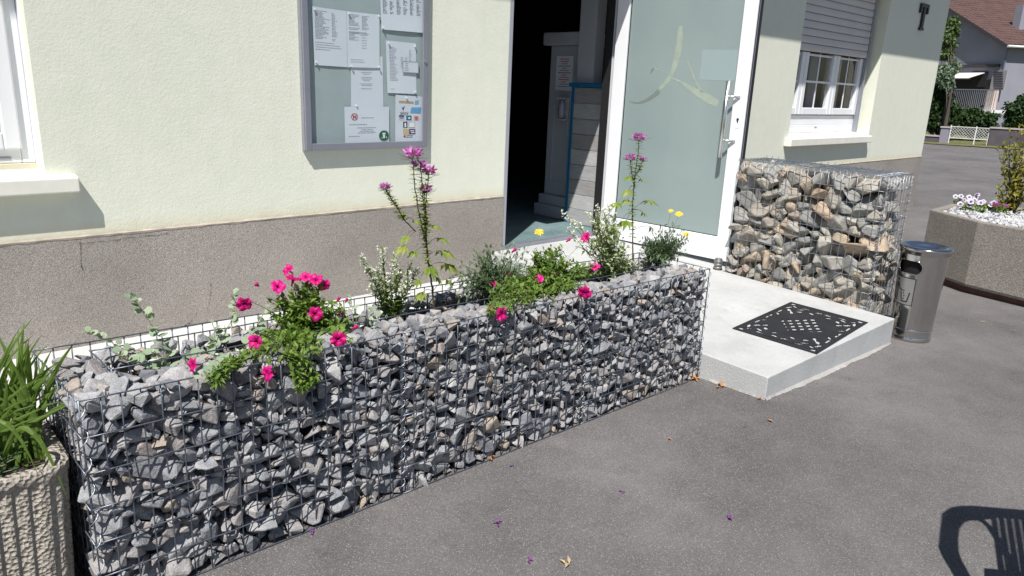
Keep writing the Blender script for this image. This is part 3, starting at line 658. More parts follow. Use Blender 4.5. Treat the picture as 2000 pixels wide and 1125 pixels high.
# ------------------------------------------------------------------ stones and gabions
def stone_mesh(seed, beveled, mat, flat=.75):
    r = random.Random(seed); bm = bmesh.new()
    ex = r.uniform(.42, .68); ax = (1, r.uniform(.72, .95), r.uniform(flat-.15, flat+.12))
    for i in range(r.randint(13, 18)):
        a = r.uniform(0, 2*math.pi); c = r.uniform(-1, 1); s = math.sqrt(1-c*c); v = [s*math.cos(a), s*math.sin(a), c]
        v = [math.copysign(abs(q)**ex, q)*k for q, k in zip(v, ax)]; l = r.uniform(.86, 1.06)
        bm.verts.new([q*l for q in v])
    res = bmesh.ops.convex_hull(bm, input=bm.verts); bmesh.ops.delete(bm, geom=list({e for e in res['geom_interior']+res['geom_unused'] if isinstance(e, bmesh.types.BMVert)}), context='VERTS')
    bmesh.ops.dissolve_limit(bm, angle_limit=math.radians(14), verts=bm.verts, edges=bm.edges)
    if beveled:
        bmesh.ops.bevel(bm, geom=list(bm.edges), offset=.07, segments=1, profile=.5, affect='EDGES', clamp_overlap=True)
    me = bpy.data.meshes.new('stone'); bm.to_mesh(me); bm.free()
    # normalise: mean radius 1
    co = np.empty(len(me.vertices)*3); me.vertices.foreach_get('co', co); co = co.reshape(-1, 3); co -= co.mean(0)
    co /= np.sqrt((co**2).sum(1)).mean(); me.vertices.foreach_set('co', co.ravel()); me.materials.append(mat); me.update()
    return me
def pack(lo, hi, rs, iters=70, seed=0, grav=.02):
    """spheres of radii rs pushed apart inside a box"""
    R = np.random.RandomState(seed); lo = np.array(lo); hi = np.array(hi); n = len(rs); rs = np.asarray(rs)
    P = lo+(hi-lo)*R.rand(n, 3)
    for it in range(iters):
        D = P[:, None, :]-P[None, :, :]; d = np.sqrt((D**2).sum(-1))+1e-9
        ov = (rs[:, None]+rs[None, :])-d; np.fill_diagonal(ov, 0); ov = np.clip(ov, 0, None)
        P += (D/d[..., None]*ov[..., None]).sum(1)*.28
        P[:, 2] -= rs*grav
        m = np.minimum(rs*.9, (hi-lo).min()*.49)[:, None]
        P = np.clip(P, lo+m, hi-m)
    return P
def sizes(vol, med, sig, lo, hi, fill, seed):
    R = np.random.RandomState(seed); out = []; v = 0
    while v < vol*fill:
        r = float(np.clip(med*math.exp(R.randn()*sig), lo, hi)); out.append(r); v += 4.19*r**3
    return sorted(out, reverse=True)
def rquat(r):
    u = [r.gauss(0, 1) for _ in range(4)]; return Quaternion(u).normalized()
def fquat(r, sg=.42):
    return Quaternion((1, 0, 0), r.gauss(0, sg)) @ Quaternion((0, 1, 0), r.gauss(0, sg)) @ Quaternion((0, 0, 1), r.uniform(0, 6.283))
def rest_mesh(items, variants, shear):
    """joined stones: items = (pos, radius, quat, variant, scale)"""
    vs = []; fs = []; off = 0
    cache = []
    for me in variants:
        co = np.empty(len(me.vertices)*3); me.vertices.foreach_get('co', co); cache.append((co.reshape(-1, 3), [tuple(p.vertices) for p in me.polygons]))
    for p, r, q, k, sc in items:
        co, fl = cache[k]; Mx = np.array(q.to_matrix()); c = (co*np.array(sc)) @ Mx.T*r+np.array(p)
        vs.append(c); fs += [tuple(i+off for i in f) for f in fl]; off += len(co)
    mb = MB(); mb.v = [tuple(v) for v in np.concatenate(vs)]; mb.f = fs; mb.m = [0]*len(fs); return mb
V1 = [stone_mesh(100+i, True, STONE1) for i in range(28)]; V1b = [stone_mesh(100+i, False, STONE1) for i in range(28)]
V2 = [stone_mesh(300+i, True, STONE2, .7) for i in range(24)]

PHI = .0236; HS = 1.0457; HG = .6*HS; LG = 3.0; DG = .46
gab = thing('gabion_planter', 'long low wire gabion planter of grey stones holding the flowers', 'planter', (0, 0, 0)); gab.rotation_euler = (0, 0, PHI)
def shz(x): return -.0302*x
GI = gab.matrix_basis
def gl(x, y, z): return Vector((x, y, z+shz(x)))
stones = []
seed = 1
def addbox(lo, hi, med, sig, rlo, rhi, fill, grav=.02):
    global seed; seed += 1
    vol = np.prod(np.array(hi)-np.array(lo)); rs = sizes(vol, med, sig, rlo, rhi, fill, seed)
    P = pack(lo, hi, rs, 60, seed, grav); r = random.Random(seed)
    for p, q in zip(P, rs): stones.append([p, q*1.16, fquat(r), r.randrange(28), (r.uniform(.98, 1.32), r.uniform(.88, 1.08), r.uniform(.78, 1.0))])
for k in range(6):
    addbox((k*.5+.004, .006, .0), (k*.5+.5, .105, .20), .0225, .40, .011, .052, .74)
    addbox((k*.5+.004, .006, .19), (k*.5+.5, .104, HG-.002), .0195, .36, .0095, .042, .74)
for k in range(3): addbox((k+.004, .10, .50), (k+1, .178, HG-.003), .022, .30, .012, .036, .70)
addbox((.006, .10, .0), (.10, DG-.006, HG-.018), .0225, .30, .012, .04, .68)
addbox((.10, .20, .52), (.15, DG-.006, HG-.018), .020, .2, .015, .03, .6)
for k in range(3): addbox((.15+k*.9, .375, .46), (.15+k*.9+.9, DG-.006, HG-.025), .022, .28, .012, .036, .66)
addbox((LG-.11, .10, .0), (LG-.006, DG-.006, HG-.006), .0245, .28, .013, .042, .66)
def apparent(s):
    p = GI @ gl(*s[0]); d = (p-CAM).length; vis = 1.0 if (s[0][1]-s[1] < .02 or s[0][2]+s[1] > HG-.02) else .25
    return s[1]/d*vis*(1 if p.x > -.02 else .5)
stones.sort(key=apparent, reverse=True)
for s in stones[:300]:
    o = link('stone', V1[s[3]], gab, gl(*s[0])); o.rotation_mode = 'QUATERNION'; o.rotation_quaternion = s[2]; o.scale = [s[1]*k for k in s[4]]
rest = [(np.array(gl(*s[0])), s[1], s[2], s[3], s[4]) for s in stones[300:]]
o = rest_mesh(rest, V1b, None).obj('stone_fill', STONE1, gab); o['kind'] = 'stuff'
mb = MB(); mb.prism([(.09, .085), (LG-.09, .085), (LG-.09, .18), (.09, .18)], lambda x, y: -.05+shz(x), lambda x, y: .515+shz(x)); mb.prism([(.10, .37), (LG-.10, .37), (LG-.10, .44), (.10, .44)], lambda x, y: -.05+shz(x), lambda x, y: .50+shz(x))
mb.prism([(.07, .211), (.13, .211), (.13, .369), (.07, .369)], lambda x, y: -.05+shz(x), lambda x, y: .52+shz(x)); mb.prism([(LG-.13, .211), (LG-.07, .211), (LG-.07, .369), (LG-.13, .369)], lambda x, y: -.05+shz(x), lambda x, y: .52+shz(x))
mb.obj('stone_core', CORE, gab)
mb = MB(); n = 60; vs = []
for i in range(n+1):
    for j in range(7):
        x = .13+(LG-.26)*i/n; y = .178+.192*j/6; vs.append((x, y, .535+shz(x)+.018*math.sin(i*1.7+j)*math.cos(j*2.1+i*.6)))
mb.add(vs, [(i*7+j, i*7+7+j, i*7+8+j, i*7+1+j) for i in range(n) for j in range(6)]); mb.obj('soil', SOIL, gab, smooth=True)
WR = .0022
def wob(a, b, n, amp, r):
    a, b = Vector(a), Vector(b); P = []
    for i in range(n+1):
        t = i/n; p = a.lerp(b, t); k = math.sin(math.pi*t)
        P.append(p+Vector((r.uniform(-1, 1)*amp*k, r.uniform(-1, 1)*amp*k, r.uniform(-1, 1)*amp*k)))
    return P
def panel_xz(name, x0, x1, y, z0, z1, r, amp=.0018, dx=.05, dz=.1*HS, over=.0):
    mb = MB(); n = int(round((x1-x0)/dx))
    for i in range(n+1):
        x = x0+(x1-x0)*i/n; mb.tube(wob(gl(x, y, z0), gl(x+r.uniform(-.002, .002), y, z1+over), 6, amp, r), WR, 5)
    k = int(round((z1-z0)/dz))
    for j in range(k+1):
        z = z0+(z1-z0)*j/k
        mb.tube(wob(gl(x0, y-WR*1.7, z), gl(x1, y-WR*1.7, z), 14, amp, r), WR*1.08, 5)
    return mb.obj(name, WIRE, gab, smooth=True)
def panel_yz(name, x, y0, y1, z0, z1, r, dy=.05, dz=.1*HS):
    mb = MB(); n = max(1, int(round((y1-y0)/dy)))
    for i in range(n+1): y = y0+(y1-y0)*i/n; mb.tube(wob(gl(x, y, z0), gl(x, y, z1), 5, .0015, r), WR, 5)
    k = int(round((z1-z0)/dz))
    for j in range(k+1): z = z0+(z1-z0)*j/k; mb.tube(wob(gl(x-WR*1.6, y0, z), gl(x-WR*1.6, y1, z), 5, .0015, r), WR, 5)
    return mb.obj(name, WIRE, gab, smooth=True)
rw = random.Random(4)
for k in range(3):
    panel_xz('front_mesh', k*1.0+.0008*k, k+1.0-.004, 0, 0.004, HG, rw); panel_xz('back_mesh', k*1.0, k+1.-.004, DG, .2, HG, rw)
    a, b = max(.13, k), min(LG-.13, k+1.-.004)
    panel_xz('channel_mesh', a, b, .182, .42, HG, rw); panel_xz('channel_mesh', a, b, .372, .42, HG, rw)
panel_yz('end_mesh', 0, 0, DG, .0, HG, rw); panel_yz('end_mesh', LG, 0, DG, 0, HG, rw)
panel_yz('channel_end_mesh', .13, .182, .372, .4, HG, rw); panel_yz('channel_end_mesh', LG-.13, .182, .372, .4, HG, rw)
def spiral(name, a, b, R, pitch, parent, mat=WIRE2, wr=.0019, f=lambda p: p):
    a, b = Vector(a), Vector(b); L = (b-a).length; n = int(L/pitch*9); t = (b-a).normalized(); e1 = t.orthogonal().normalized(); e2 = t.cross(e1); P = []
    for i in range(n+1):
        an = 2*math.pi*i/9; P.append(a+t*(L*i/n)+e1*math.cos(an)*R+e2*math.sin(an)*R)
    mb = MB(); mb.tube(P, wr, 5); return mb.obj(name, mat, parent, smooth=True)
spiral('spiral_binder', gl(1-.001, .002, .01), gl(1-.001, .002, HG), .0115, .052, gab); spiral('spiral_binder', gl(2-.001, .002, .01), gl(2-.001, .002, HG), .0115, .052, gab)
spiral('spiral_binder', gl(.001, .002, .01), gl(.001, .002, HG-.02), .012, .075, gab); spiral('spiral_binder', gl(LG, .002, .01), gl(LG, .002, HG-.02), .011, .06, gab)
for x in (.13, 1., 2.):
    spiral('spiral_binder', gl(x, .182, .5), gl(x, .182, HG), .014, .04, gab)
mb = MB(); r2 = random.Random(8)
for x, z in ((.47, .545), (1.35, .5), (.2, .31), (1.7, .52), (2.4, .42)):
    P = [gl(x+.012*math.sin(k*.5), -.006+.012*math.cos(k*.5), z-.02+k*.006) for k in range(9)]; mb.tube(P, .0017, 5)
mb.obj('tie_hook', WIRE2, gab, smooth=True)

# second gabion (taller, pale rubble) beside the door
GX0, GX1, GY0, GY1 = 4.7395, 5.155, -.1185, .985; H2 = .9532
gw = thing('gabion_wall', 'tall wire gabion of large pale beige stones beside the glass door', 'gabion', (0, 0, 0))
zb2 = gz(4.85, .4)+.004
def pack2(lo, hi, med, sig, rlo, rhi, fill, sd, mul=1.24):
    vol = np.prod(np.array(hi)-np.array(lo)); rs = sizes(vol, med, sig, rlo, rhi, fill, sd); P = pack(lo, hi, rs, 90, sd, .015); r = random.Random(sd)
    for p, q in zip(P, rs):
        o = link('stone', V2[r.randrange(24)], gw, p); o.rotation_mode = 'QUATERNION'; o.rotation_quaternion = fquat(r, .6); o.scale = [q*mul*r.uniform(.95, 1.2), q*mul*r.uniform(.95, 1.2), q*mul*r.uniform(.8, 1.)]
pack2((GX0+.012, GY0+.012, zb2), (GX0+.15, GY1, zb2+.42), .043, .28, .020, .072, .74, 41)
pack2((GX0+.012, GY0+.012, zb2+.38), (GX0+.16, GY1, H2-.02), .049, .30, .02, .08, .76, 42)
pack2((GX0+.15, GY0+.012, zb2), (GX1-.012, GY0+.15, H2-.02), .05, .2, .03, .07, .62, 43)
mb = MB(); mb.box((GX0+.13, GY0+.12, zb2), (GX1-.02, GY1-.02, H2-.06)); mb.obj('stone_core', CORE, gw)
rw = random.Random(6)
def p2(name, pts_fn, n, k):
    mb = MB()
    for i in range(n+1): mb.tube(wob(pts_fn(i/n, 0, 0), pts_fn(i/n, 1, 0), 8, .0022, rw), .0019, 5)
    for j in range(k+1): mb.tube(wob(pts_fn(0, j/k, 1), pts_fn(1, j/k, 1), 16, .0030, rw), .0019, 5)
    mb.obj(name, WIRE2, gw, smooth=True)
zt2 = H2
p2('face_mesh', lambda a, b, o: Vector((GX0-.0035*o, GY0+(GY1-GY0)*a, zb2+(zt2-zb2)*b)), 22, 11)
p2('back_mesh', lambda a, b, o: Vector((GX1+.0035*o, GY0+(GY1-GY0)*a, zb2+(zt2-zb2)*b)), 22, 11)
p2('end_mesh', lambda a, b, o: Vector((GX0+(GX1-GX0)*a, GY0-.0035*o, zb2+(zt2-zb2)*b)), 8, 11)
p2('lid_mesh', lambda a, b, o: Vector((GX0+(GX1-GX0)*a, GY0+(GY1-GY0)*b, zt2+.0035*o)), 8, 22)
mb = MB()
for i in range(23):
    y = GY0+(GY1-GY0)*i/22
    for X in (GX0, GX1): mb.tube([(X, y, zt2), (X+rw.uniform(-.004, .004), y+rw.uniform(-.004, .004), zt2+.022)], .0018, 5)
mb.obj('wire_end', WIRE2, gw)
for (x, y) in ((GX0, GY0), (GX1, GY0), (GX0-.001, .62)): spiral('spiral_binder', (x, y, zb2), (x, y, zt2), .013, .055, gw)

# ------------------------------------------------------------------ litter bin
BX, BY = 4.985, -.342; BZ = gz(BX, BY)+.003
INOX = bpy.data.materials.new('polished_steel'); INOX.use_nodes = True
def m_inox():
    m, t, b, N, L = nodes('polished_inox'); setp(b, Base_Color=(.50, .49, .48, 1), Metallic=1., Roughness=.2)
    n = noise(N, L, coord(N, 'Object'), 3.5, 3); bump(N, L, b, n.outputs[0], .08, .02)
    n2 = noise(N, L, coord(N, 'Object'), 14, 4); r = ramp(N, L, n2.outputs[0], [(.3, .08), (.7, .2)]); L.new(r.outputs[0], b.inputs['Roughness']); return m
bpy.data.materials.remove(INOX); INOX = m_inox()
lb = thing('litter_bin', 'round stainless steel litter bin with a slot standing by the gabion', 'bin', (BX, BY, BZ))
HB = .645; RB, RT = .128, .150
aim = math.atan2(CAM.y-BY, CAM.x-BX)
def bang(px, py):     # angle round the bin and height for a picture direction
    d = ray(px, py); lo, hi = 0., 9.
    p = None
    for i in range(4000):
        t = 4+i*.001; q = CAM+d*t; z = q.z-BZ; R = RB+(RT-RB)*z/HB
        if (q.x-BX)**2+(q.y-BY)**2 < R*R: p = q; break
    if p is None: p = CAM+d*5.5
    return math.atan2(p.y-BY, p.x-BX), p.z-BZ
def bpt(a, z, off=0.):
    R = RB+(RT-RB)*z/HB+off; return (R*math.cos(a), R*math.sin(a), z)
sa, sz = bang(1775, 521)
# body with a stadium slot cut into the shell
na, nz = 168, 72; da = 2*math.pi/na; mb = MB(); vs = []; HW, HH = .50, .046
for j in range(nz+1):
    for i in range(na): vs.append(bpt(sa-math.pi+i*da, .03+(HB-.05)*j/nz))
fs = []
def inslot(a, z):
    x = (a-sa)*RT; x = max(abs(x)-.044, 0); return x*x+(z-sz)**2 < HH*HH
for j in range(nz):
    for i in range(na):
        a = sa-math.pi+(i+.5)*da; z = .03+(HB-.05)*(j+.5)/nz
        if not inslot(a, z): fs.append((j*na+i, j*na+(i+1) % na, (j+1)*na+(i+1) % na, (j+1)*na+i))
mb.add(vs, fs); mb.obj('body', INOX, lb, smooth=True)
mb = MB(); mb.lathe([(RB-.02, .03), (RT-.022, HB-.03)], 48); mb.obj('liner', plain('black_liner', (.004, .004, .005), .9), lb, smooth=True)
mb = MB(); ring = []
for k in range(41):
    t = k/40*2*math.pi; x = .044*(1 if math.cos(t) > 0 else -1)+HH*math.cos(t); ring.append(bpt(sa+x/RT, sz+HH*math.sin(t), .0005))
mb.tube(ring, .004, 6, cap=False); mb.obj('slot_rim', INOX, lb, smooth=True)
mb = MB(); mb.lathe([(RB-.03, .0), (RB+.004, .0), (RB+.006, .012), (RB+.003, .02), (RB+.0035, .03), (RB+.001, .034)], 64); mb.obj('foot_ring', INOX, lb, smooth=True)
mb = MB(); mb.lathe([(RB+.0025+.004, .075), (RB+.0065, .08), (RB+.0035, .085)], 64); mb.obj('foot_bead', INOX, lb, smooth=True)
BLT = plain('blue_steel_lid', (.34, .39, .47), .2, .95)
mb = MB(); mb.lathe([(RT+.001, HB-.045), (RT+.006, HB-.043), (RT+.006, HB-.02), (RT+.012, HB-.018), (RT+.016, HB-.006), (RT+.010, HB+.004), (RT-.008, HB+.006), (RT-.045, HB-.012), (RT-.05, HB-.02), (.001, HB-.022)], 64); mb.obj('lid', INOX, lb, smooth=True)
mb = MB(); mb.lathe([(RT+.0085, HB+.0055), (RT-.008, HB+.0075), (RT-.045, HB-.0095), (RT-.049, HB-.0165), (.001, HB-.0185)], 64); mb.obj('lid_dish', BLT, lb, smooth=True)
# pictogram plate
def onbin(pts, off=.0016):
    return [bpt(*p, off) for p in pts]
PIC = plain('dark_print', (.02, .018, .02), .5)
a0, z0 = bang(1741, 599); a1, z1 = bang(1783, 547); zlo = sz-.262; zhi = sz-.076; aL, aR = sa-.62, sa+.42
def strip_on(pts, w, name='pictogram_line', mat=None, off=.0022):
    mb = MB(); vs = []
    Q = []
    for (p, q) in zip(pts[:-1], pts[1:]):
        for k in range(6): t = k/6; Q.append((p[0]+(q[0]-p[0])*t, p[1]+(q[1]-p[1])*t))
    Q.append(pts[-1])
    for i, (a, z) in enumerate(Q):
        b = Q[max(i-1, 0)]; c = Q[min(i+1, len(Q)-1)]; dx, dz = (c[0]-b[0])*RT, c[1]-b[1]; l = math.hypot(dx, dz) or 1
        vs += [bpt(a-dz/l*w/RT, z+dx/l*w, off), bpt(a+dz/l*w/RT, z-dx/l*w, off)]
    mb.add(vs, [(i*2, i*2+1, i*2+3, i*2+2) for i in range(len(Q)-1)]); return mb.obj(name, mat or PIC, plate)
mb = MB(); n = 16; mb.add([bpt(aL+(aR-aL)*i/n, z, .0014) for z in (zlo, zhi) for i in range(n+1)], [(i, i+1, n+2+i, n+1+i) for i in range(n)]); plate = mb.obj('pictogram_plate', plain('matt_steel', (.40, .39, .38), .45, .8), lb, smooth=True)
def pz(u, v): return (aL+(aR-aL)*u, zlo+(zhi-zlo)*v)
for P in ([pz(0, 0), pz(1, 0)], [pz(0, 1), pz(1, 1)], [pz(0, 0), pz(0, 1)], [pz(1, 0), pz(1, 1)]): strip_on(P, .0028)
strip_on([pz(.10, .10), pz(.12, .78)], .0042); strip_on([pz(.20, .10), pz(.21, .60)], .0042); strip_on([pz(.14, .78), pz(.24, .74), pz(.32, .56), pz(.50, .50)], .0042); strip_on([pz(.13, .72), pz(.22, .62)], .008)
strip_on([pz(.42, .46), pz(.50, .12), pz(.76, .12), pz(.84, .48)], .0045)
mb = MB(); vs = []
for (u, v, r) in ((.17, .88, .010), (.56, .52, .0055), (.56, .42, .0055), (.60, .33, .005), (.58, .22, .0055)):
    c = pz(u, v); k = 12; mb.add([bpt(c[0]+math.cos(j*2*math.pi/k)*r/RT, c[1]+math.sin(j*2*math.pi/k)*r, .0022) for j in range(k)], [tuple(range(k))])
mb.obj('pictogram_dot', PIC, plate)

# ------------------------------------------------------------------ door mat and door stop
def rubber_mat():
    cx, cy = 3.979, -.034; LXm, LYm = .866, .516; an = .0765
    m = thing('door_mat', 'black openwork rubber door mat lying on the entrance step', 'mat', (cx, cy, slabz(cx, cy)+.0015)); m.rotation_euler = (math.atan(.035), 0, an)
    nx, ny = 116, 70; dx, dy = LXm/nx, LYm/ny
    def hole(x, y):
        ax, ay = abs(x), abs(y)
        if ax > LXm/2-.022 or ay > LYm/2-.022: return False
        def ell(cx, cy, a, b, th):
            a *= 1.25; b *= 1.45; u = (ax-cx)*math.cos(th)+(ay-cy)*math.sin(th); v = -(ax-cx)*math.sin(th)+(ay-cy)*math.cos(th); return (u/a)**2+(v/b)**2 < 1
        for e in ((.393, .222, .020, .012, -.6), (.345, .19, .022, .009, .9), (.30, .215, .030, .008, -.2), (.245, .19, .026, .010, .5), (.36, .12, .010, .026, .2), (.395, .07, .007, .028, 0), (.315, .14, .010, .024, .7), (.17, .222, .034, .007, 0), (.10, .205, .022, .008, .5), (.03, .222, .022, .007, 0), (.26, .125, .022, .010, -.5), (.20, .155, .024, .009, .4), (.345, .03, .012, .02, .4), (.29, .06, .022, .009, .9), (.40, .015, .006, .018, .0)):
            if ell(*e): return True
        d = ax/.21+ay/.15
        if d < 1.0:
            u = (x*.62+y)/.060; v = (x*.62-y)/.060
            return (u % 1) > .38 and (v % 1) > .38
        return False
    solid = [[not hole((i+.5)*dx-LXm/2, (j+.5)*dy-LYm/2) for j in range(ny)] for i in range(nx)]
    mb = MB(); idx = {}
    def V(i, j, k):
        if (i, j, k) not in idx:
            idx[(i, j, k)] = len(mb.v); mb.v.append((i*dx-LXm/2, j*dy-LYm/2, k*.005))
        return idx[(i, j, k)]
    def F(*f): mb.f.append(f); mb.m.append(0)
    for i in range(nx):
        for j in range(ny):
            if not solid[i][j]: continue
            F(V(i,j,1), V(i+1,j,1), V(i+1,j+1,1), V(i,j+1,1))
            for (ii, jj, a, b) in ((i-1, j, (i,j+1), (i,j)), (i+1, j, (i+1,j), (i+1,j+1)), (i, j-1, (i,j), (i+1,j)), (i, j+1, (i+1,j+1), (i,j+1))):
                if not (0 <= ii < nx and 0 <= jj < ny) or not solid[ii][jj]: F(V(*a,0), V(*b,0), V(*b,1), V(*a,1))
    mb.obj('grid', plain('mat_rubber', (.016, .017, .021), .55, nscale=9, namt=.3, bscale=70, bstr=.5, bdist=.004), m)
    mb = MB(); e = .012
    P = [(-LXm/2+e, -LYm/2+e), (LXm/2-e, -LYm/2+e), (LXm/2-e, LYm/2-e), (-LXm/2+e, LYm/2-e)]
    mb.tube([(x, y, .005) for x, y in P+P[:1]], .003, 6, cap=False); mb.obj('raised_border', plain('mat_rubber_edge', (.018, .019, .023), .5), m)
rubber_mat()
ps = at(1402, 517, 2, .088); ds = thing('door_stop', 'small ribbed grey metal door stop on the step under the open door', 'door stop', (4.71, 1.04, slabz(4.71, 1.04)+.001))
mb = MB(); prof = [(.001, 0), (.032, 0)]
for k in range(3): z = .004+k*.026; prof += [(.032, z), (.034, z+.006), (.034, z+.016), (.031, z+.02), (.025, z+.021), (.025, z+.025)]
prof += [(.030, .084), (.026, .089), (.001, .09)]; mb.lathe(prof, 32); mb.obj('post', plain('dull_nickel', (.26, .26, .25), .45, .7), ds, smooth=True)
mb = MB(); mb.lathe([(.037, 0), (.037, .004), (.031, .004)], 32); mb.obj('base_ring', RUBBER, ds)

# ------------------------------------------------------------------ plant tools
def jit(r, s): return Vector((r.uniform(-s, s), r.uniform(-s, s), r.uniform(-s, s)))
def bez(a, b, c, n): return [a*(1-t)**2+b*2*t*(1-t)+c*t*t for t in (i/n for i in range(n+1))]
def yc(x): return .29+.0236*x
def gp(px, py, dy=0.):
    p = at(px, py, 1, .33+dy)
    for _ in range(3): p = at(px, py, 1, yc(p.x)+dy)
    return p
def soilz(x): return .535+shz(x)
def clear(p, m=.012):
    d = (CAM-p).normalized()
    for _ in range(120):
        l = GI.inverted() @ p; top = HG+shz(l.x)+m
        if l.y < -m or l.z > top or l.y > .19: return p
        p = p+d*.004
    return p
LF_PET = m_leaf('petunia_leaf', (.09, .17, .03), (.21, .30, .06), .4); LF_DK = m_leaf('dark_leaf', (.03, .07, .03), (.065, .12, .05), .2)
LF_HEL = m_leaf('felted_leaf', (.22, .30, .20), (.36, .42, .30), .25, .8); LF_CLE = m_leaf('cleome_leaf', (.14, .22, .03), (.30, .34, .07), .4)
LF_TAG = m_leaf('tagetes_leaf', (.06, .11, .055), (.14, .20, .10), .25); LF_VAR = m_leaf('variegated_leaf', (.14, .22, .06), (.48, .52, .36), .3)
LF_ANG = m_leaf('angelonia_leaf', (.075, .135, .028), (.18, .25, .06), .35); LF_IRIS = m_leaf('iris_leaf', (.045, .11, .018), (.17, .25, .05), .4, .5)
STEM = plain('green_stem', (.07, .09, .03), .6); STEMD = plain('dark_stem', (.045, .022, .016), .6)
def m_mag():
    m = m_leaf('magenta_petal', (.50, .003, .15), (.64, .012, .24), .3, .5); t = m.node_tree; N, L = t.nodes, t.links
    oi = N.new('ShaderNodeObjectInfo'); rp = [n for n in N if n.type == 'VALTORGB'][0]; L.new(oi.outputs['Random'], rp.inputs[0]); return m
MAG = m_mag(); MAGD = plain('magenta_throat', (.20, .002, .06), .6)
PINK = m_leaf('lilac_petal', (.42, .09, .42), (.58, .22, .55), .3); WHITE = m_leaf('white_petal', (.62, .64, .58), (.75, .76, .70), .3); YEL = m_leaf('yellow_petal', (.60, .42, .02), (.72, .55, .05), .25)
def frame(n):
    n = n.normalized(); a = n.orthogonal().normalized(); return a, n.cross(a), n
def petunia_flower(p, n, R, parent, r, name='flower'):
    a, b, n = frame(n); mb = MB(); K = 30; rings = [(.05, -.6), (.15, -.22), (.45, .04), (.80, .10), (1.02, .0)]
    ph = r.uniform(0, 6); vs = []
    for (q, h) in rings:
        for k in range(K):
            t = 2*math.pi*k/K; lob = 1-.20*max(0, math.cos(5*t))**3 if q > .7 else 1
            rad = R*q*lob*(1+.05*math.sin(9*t+ph) if q > .7 else 1); z = R*(h+((.16*math.sin(5*t+ph)+.10*math.sin(11*t+ph*2)+.12*math.sin(2*t+ph*3)) *(q if q > .4 else 0)))
            vs.append(p+a*math.cos(t)*rad+b*math.sin(t)*rad+n*z)
    nr = len(rings)
    mb.add(vs, [(i*K+k, i*K+(k+1) % K, (i+1)*K+(k+1) % K, (i+1)*K+k) for i in range(1, nr-1) for k in range(K)], 0)
    mb.add(vs[:2*K], [(k, (k+1) % K, K+(k+1) % K, K+k) for k in range(K)]+[tuple(range(K))], 1)
    # trumpet behind the face
    mb.tube([p+n*R*.02, p-n*R*.5, p-n*R*1.15], R*.26, 8, 0, False, R*.07)
    return mb.obj(name, [MAG, MAGD], parent, smooth=True)
def bud(p, n, R, parent):
    mb = MB(); n = n.normalized(); mb.tube([p-n*R*.6, p, p+n*R*.5], R*.14, 8, 0, True, R*.42); mb.tube([p+n*R*.5, p+n*R*.8, p+n*R*.95], R*.45, 8, 0, True, R*.16)
    return mb.obj('flower_bud', MAG, parent, smooth=True)
def view(p): return (CAM-p).normalized()
def bushy(mb, sm, root, tips, r, L, w, per, spread, stemr=.0013, up_bias=.25, drop=0.):
    for tip in tips:
        mid = root.lerp(tip, .5)+Vector((0, 0, .25*(tip-root).length*(1 if drop == 0 else drop)))+jit(r, spread*.2)
        P = bez(root+jit(r, .015), mid, tip, 9); sm.tube(P, stemr, 4)
        for i in range(per):
            t = .22+.78*(i+r.random())/per; k = min(8, int(t*9)); q = P[k].lerp(P[k+1], t*9-k)
            d = (P[k+1]-P[k]).normalized()*.5+jit(r, 1).normalized()+Vector((0, 0, up_bias))
            nn = Vector((0, 0, 1))+jit(r, .7); ll = L*r.uniform(.6, 1.15)
            mb.leaf(q, d, nn, ll, ll*w*r.uniform(.8, 1.2), .12, r.uniform(.05, .4))

# ------------------------------------------------------------------ plants in the planter
def petunia(label, root_px, blob, trail, flowers, buds, seed, group):
    r = random.Random(seed); x = gp(*root_px).x; root = Vector((x, yc(x), soilz(x))); t = thing('petunia', label, 'petunia', root, group)
    mb = MB(); sm = MB(); tips = []
    for (px, py, rad, n, dy) in blob:
        c = gp(px, py, dy)
        for k in range(n):
            v = jit(r, 1); v = v/max(1, v.length); q = c+v*rad
            if q.z < soilz(q.x)+.012 and q.y > -.01+.0236*q.x: q.z = soilz(q.x)+.012+r.random()*.03
            tips.append(clear(q))
    bushy(mb, sm, root, tips, r, .030, .52, 16, .05)
    for pts in trail:
        P0 = [clear(gp(a, b, c), .02) for a, b, c in pts]
        for rep in range(4):
            P = [p+jit(r, .010) for p in P0]; P = [root+jit(r, .02)]+P
            Q = []
            for i in range(len(P)-1):
                for k in range(5): Q.append(P[i].lerp(P[i+1], k/5))
            sm.tube(Q, .0012, 4)
            for q in Q[3:]:
                for k in range(3): d = jit(r, 1); mb.leaf(q+jit(r, .008), d+Vector((0, -.3, .2)), Vector((0, -.4, 1))+jit(r, .6), r.uniform(.016, .028), r.uniform(.007, .013), .12, .3)
    for o_, m_, nm in ((mb, LF_PET, 'foliage'), (sm, STEM, 'stem')):
        o_.v = [tuple(Vector(v)-root) for v in o_.v]; q = o_.obj(nm, m_, t); q['kind'] = 'stuff'
    st = MB()
    for (px, py, R, dy, nx, nz) in flowers:
        p = clear(gp(px, py, dy), .02); n = view(p)+Vector((nx, 0, nz))+jit(r, .75); R *= r.uniform(.8, 1.0); petunia_flower(p-root, n, R, t, r)
        st.tube(bez(root*0+Vector((r.uniform(-.03, .03), 0, .02)), (p-root)*.6+Vector((0, 0, .06)), p-root-n.normalized()*R, 7), .0011, 4)
    for (px, py, R, dy, nx, nz) in buds: p = clear(gp(px, py, dy), .02); bud(p-root, Vector((nx, -.4, nz)), R, t)
    st.obj('flower_stem', STEM, t)
